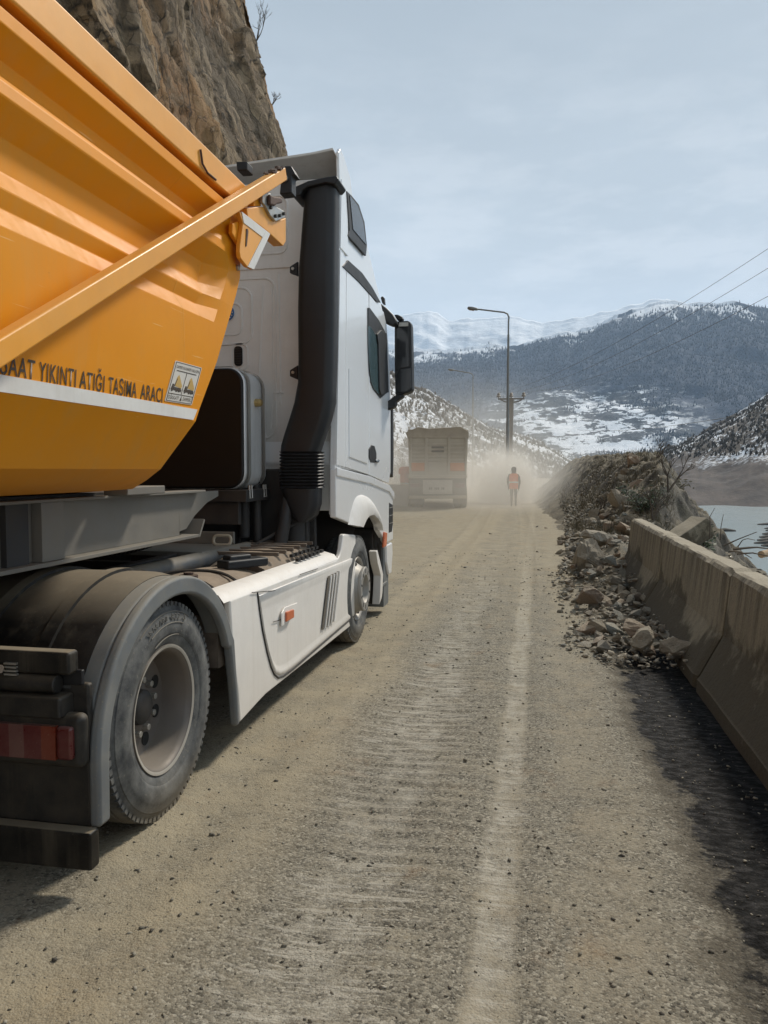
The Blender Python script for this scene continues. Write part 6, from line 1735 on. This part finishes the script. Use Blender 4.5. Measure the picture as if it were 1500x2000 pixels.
# driftwood rafts on the lake
def lake_pt(u, v):
    a, e_ = az_el(u, v); r_ = (LAKE - 1.65)/e_; return r_*math.sin(a), r_*math.cos(a)
dw = paint('wet_driftwood', (.05,.047,.045), .8, dust=.2, var=.3)
def drift(pts, label, seed):
    r_ = random.Random(seed); m = MB(); x0_, y0_ = lake_pt(*pts[0][:2])
    for (u, v, lu) in [(p[0], p[1], p[2]) for p in pts]:
        xa, ya = lake_pt(u, v); xb, yb = lake_pt(u + lu, v + r_.uniform(-1, 1))
        for k in range(3):
            dy = r_.uniform(-.8,.8); m.tube([(xa, ya + dy, LAKE + .1), ((xa+xb)/2, (ya+yb)/2 + dy + r_.uniform(-.6,.6), LAKE + .45), (xb, yb + dy, LAKE + .15)], [.25,.65,.3], 6)
    o = m.build('driftwood', dw, None, origin=(x0_, y0_, LAKE)); tag(o, label, 'driftwood')
drift([(1376,1042,34), (1396,1037,40), (1385,1046,24)], 'long low raft of driftwood floating on the lake behind the toppled barrier', 1)
drift([(1480,1025,60), (1494,1033,40)], 'single dark log floating on the lake at the right picture edge', 2)
drift([(1496,1037,30), (1490,1044,40), (1484,1050,40), (1480,1056,45), (1474,1062,50), (1488,1067,40)], 'stack of dark floating logs on the lake near the right picture edge', 3)
# dry grass on the mound
def grass():
    r_ = np.random.default_rng(8); V = []; F = []; b0 = 0
    for k in range(9000):
        y = r_.uniform(14.5, 34); x = r_.uniform(.9, .15*y + .3)
        if perlin(np.array([x*.9]), np.array([y*.6]), 91)[0] < -.02: continue
        z = bz(x, y)
        h = r_.uniform(.06,.26); an = r_.uniform(0,6.28); l = r_.uniform(.02,.16)
        V += [(x-.006, y, z-.02), (x+.006, y, z-.02), (x + l*math.cos(an), y + l*math.sin(an), z + h)]; F.append((b0, b0+1, b0+2)); b0 += 3
    o = ngrid('grass', np.array(V), np.array(F), M['dry'], smooth=False); tag(o, 'thin dry grass and twigs growing over the earth mound', 'grass', kind='stuff')
grass()

# ------------------------------------------------------------------ air: valley haze and the dust behind the moving truck
def volume(name, build, dens_nodes, col, aniso):
    m = bpy.data.materials.new(name); m.use_nodes = True; n_, l_ = m.node_tree.nodes, m.node_tree.links
    n_.remove(n_['Principled BSDF']); pv = n_.new('ShaderNodeVolumePrincipled'); pv.inputs['Color'].default_value = col + (1,); pv.inputs['Anisotropy'].default_value = aniso
    l_.new(pv.outputs[0], n_['Material Output'].inputs['Volume']); dens_nodes(n_, l_, pv); return m
def hz_d(n_, l_, pv): pv.inputs['Density'].default_value = 6.0e-5
hz = MB(); hz.box(-9500, 9500, -700, 14500, LAKE - 60, 2900)
hzo = hz.build('haze', volume('valley_haze', None, hz_d, (.62,.80,1.0), .0)); tag(hzo, 'pale blue winter haze filling the valley', 'haze', kind='stuff')

def puff(name, loc, rad, dens, seed, label, thr=.40, col=(.965,.925,.855)):
    """a rounded cloud of dust whose density fades to nothing at its own edge"""
    def d(n_, l_, pv):
        tc_ = n_.new('ShaderNodeTexCoord'); ln = n_.new('ShaderNodeVectorMath'); ln.operation = 'LENGTH'; l_.new(tc_.outputs['Object'], ln.inputs[0])
        mr = n_.new('ShaderNodeMapRange'); mr.interpolation_type = 'SMOOTHSTEP'; mr.inputs[1].default_value = 1.0; mr.inputs[2].default_value = .15; l_.new(ln.outputs['Value'], mr.inputs[0])
        no = n_.new('ShaderNodeTexNoise'); no.inputs['Scale'].default_value = 1.5; no.inputs['Detail'].default_value = 4
        mpn = n_.new('ShaderNodeMapping'); mpn.inputs['Location'].default_value = (seed*3.7, seed*1.9, 0); l_.new(tc_.outputs['Object'], mpn.inputs[0]); l_.new(mpn.outputs[0], no.inputs[0])
        m2 = n_.new('ShaderNodeMapRange'); m2.inputs[1].default_value = thr - .14; m2.inputs[2].default_value = thr + .25; m2.inputs[3].default_value = .12; l_.new(no.outputs[0], m2.inputs[0])
        ml = n_.new('ShaderNodeMath'); ml.operation = 'MULTIPLY'; l_.new(mr.outputs[0], ml.inputs[0]); l_.new(m2.outputs[0], ml.inputs[1])
        m3 = n_.new('ShaderNodeMath'); m3.operation = 'MULTIPLY'; m3.inputs[1].default_value = dens; l_.new(ml.outputs[0], m3.inputs[0]); l_.new(m3.outputs[0], pv.inputs['Density'])
    bm = bmesh.new(); bmesh.ops.create_icosphere(bm, subdivisions=3, radius=1.0); me = bpy.data.meshes.new(name); bm.to_mesh(me); bm.free()
    o = bpy.data.objects.new(name, me); S.collection.objects.link(o); o.location = loc; o.scale = rad
    me.materials.append(volume(name, None, d, col, .2)); tag(o, label, 'dust', kind='stuff'); return o
puff('dust', (-1.5, 38.8, .9), (1.9, 2.4, 2.3), 2.4, 1, 'thick pale puff of dust rising behind the walking person')
puff('dust', (-4.2, 36.0, .5), (9.0, 14, 3.3), .20, 2, 'thin tan dust hanging round the truck ahead and over the road')
puff('dust', (-7, 60, 2), (17, 22, 9), .045, 3, 'faint dust drifting at the foot of the left slope')
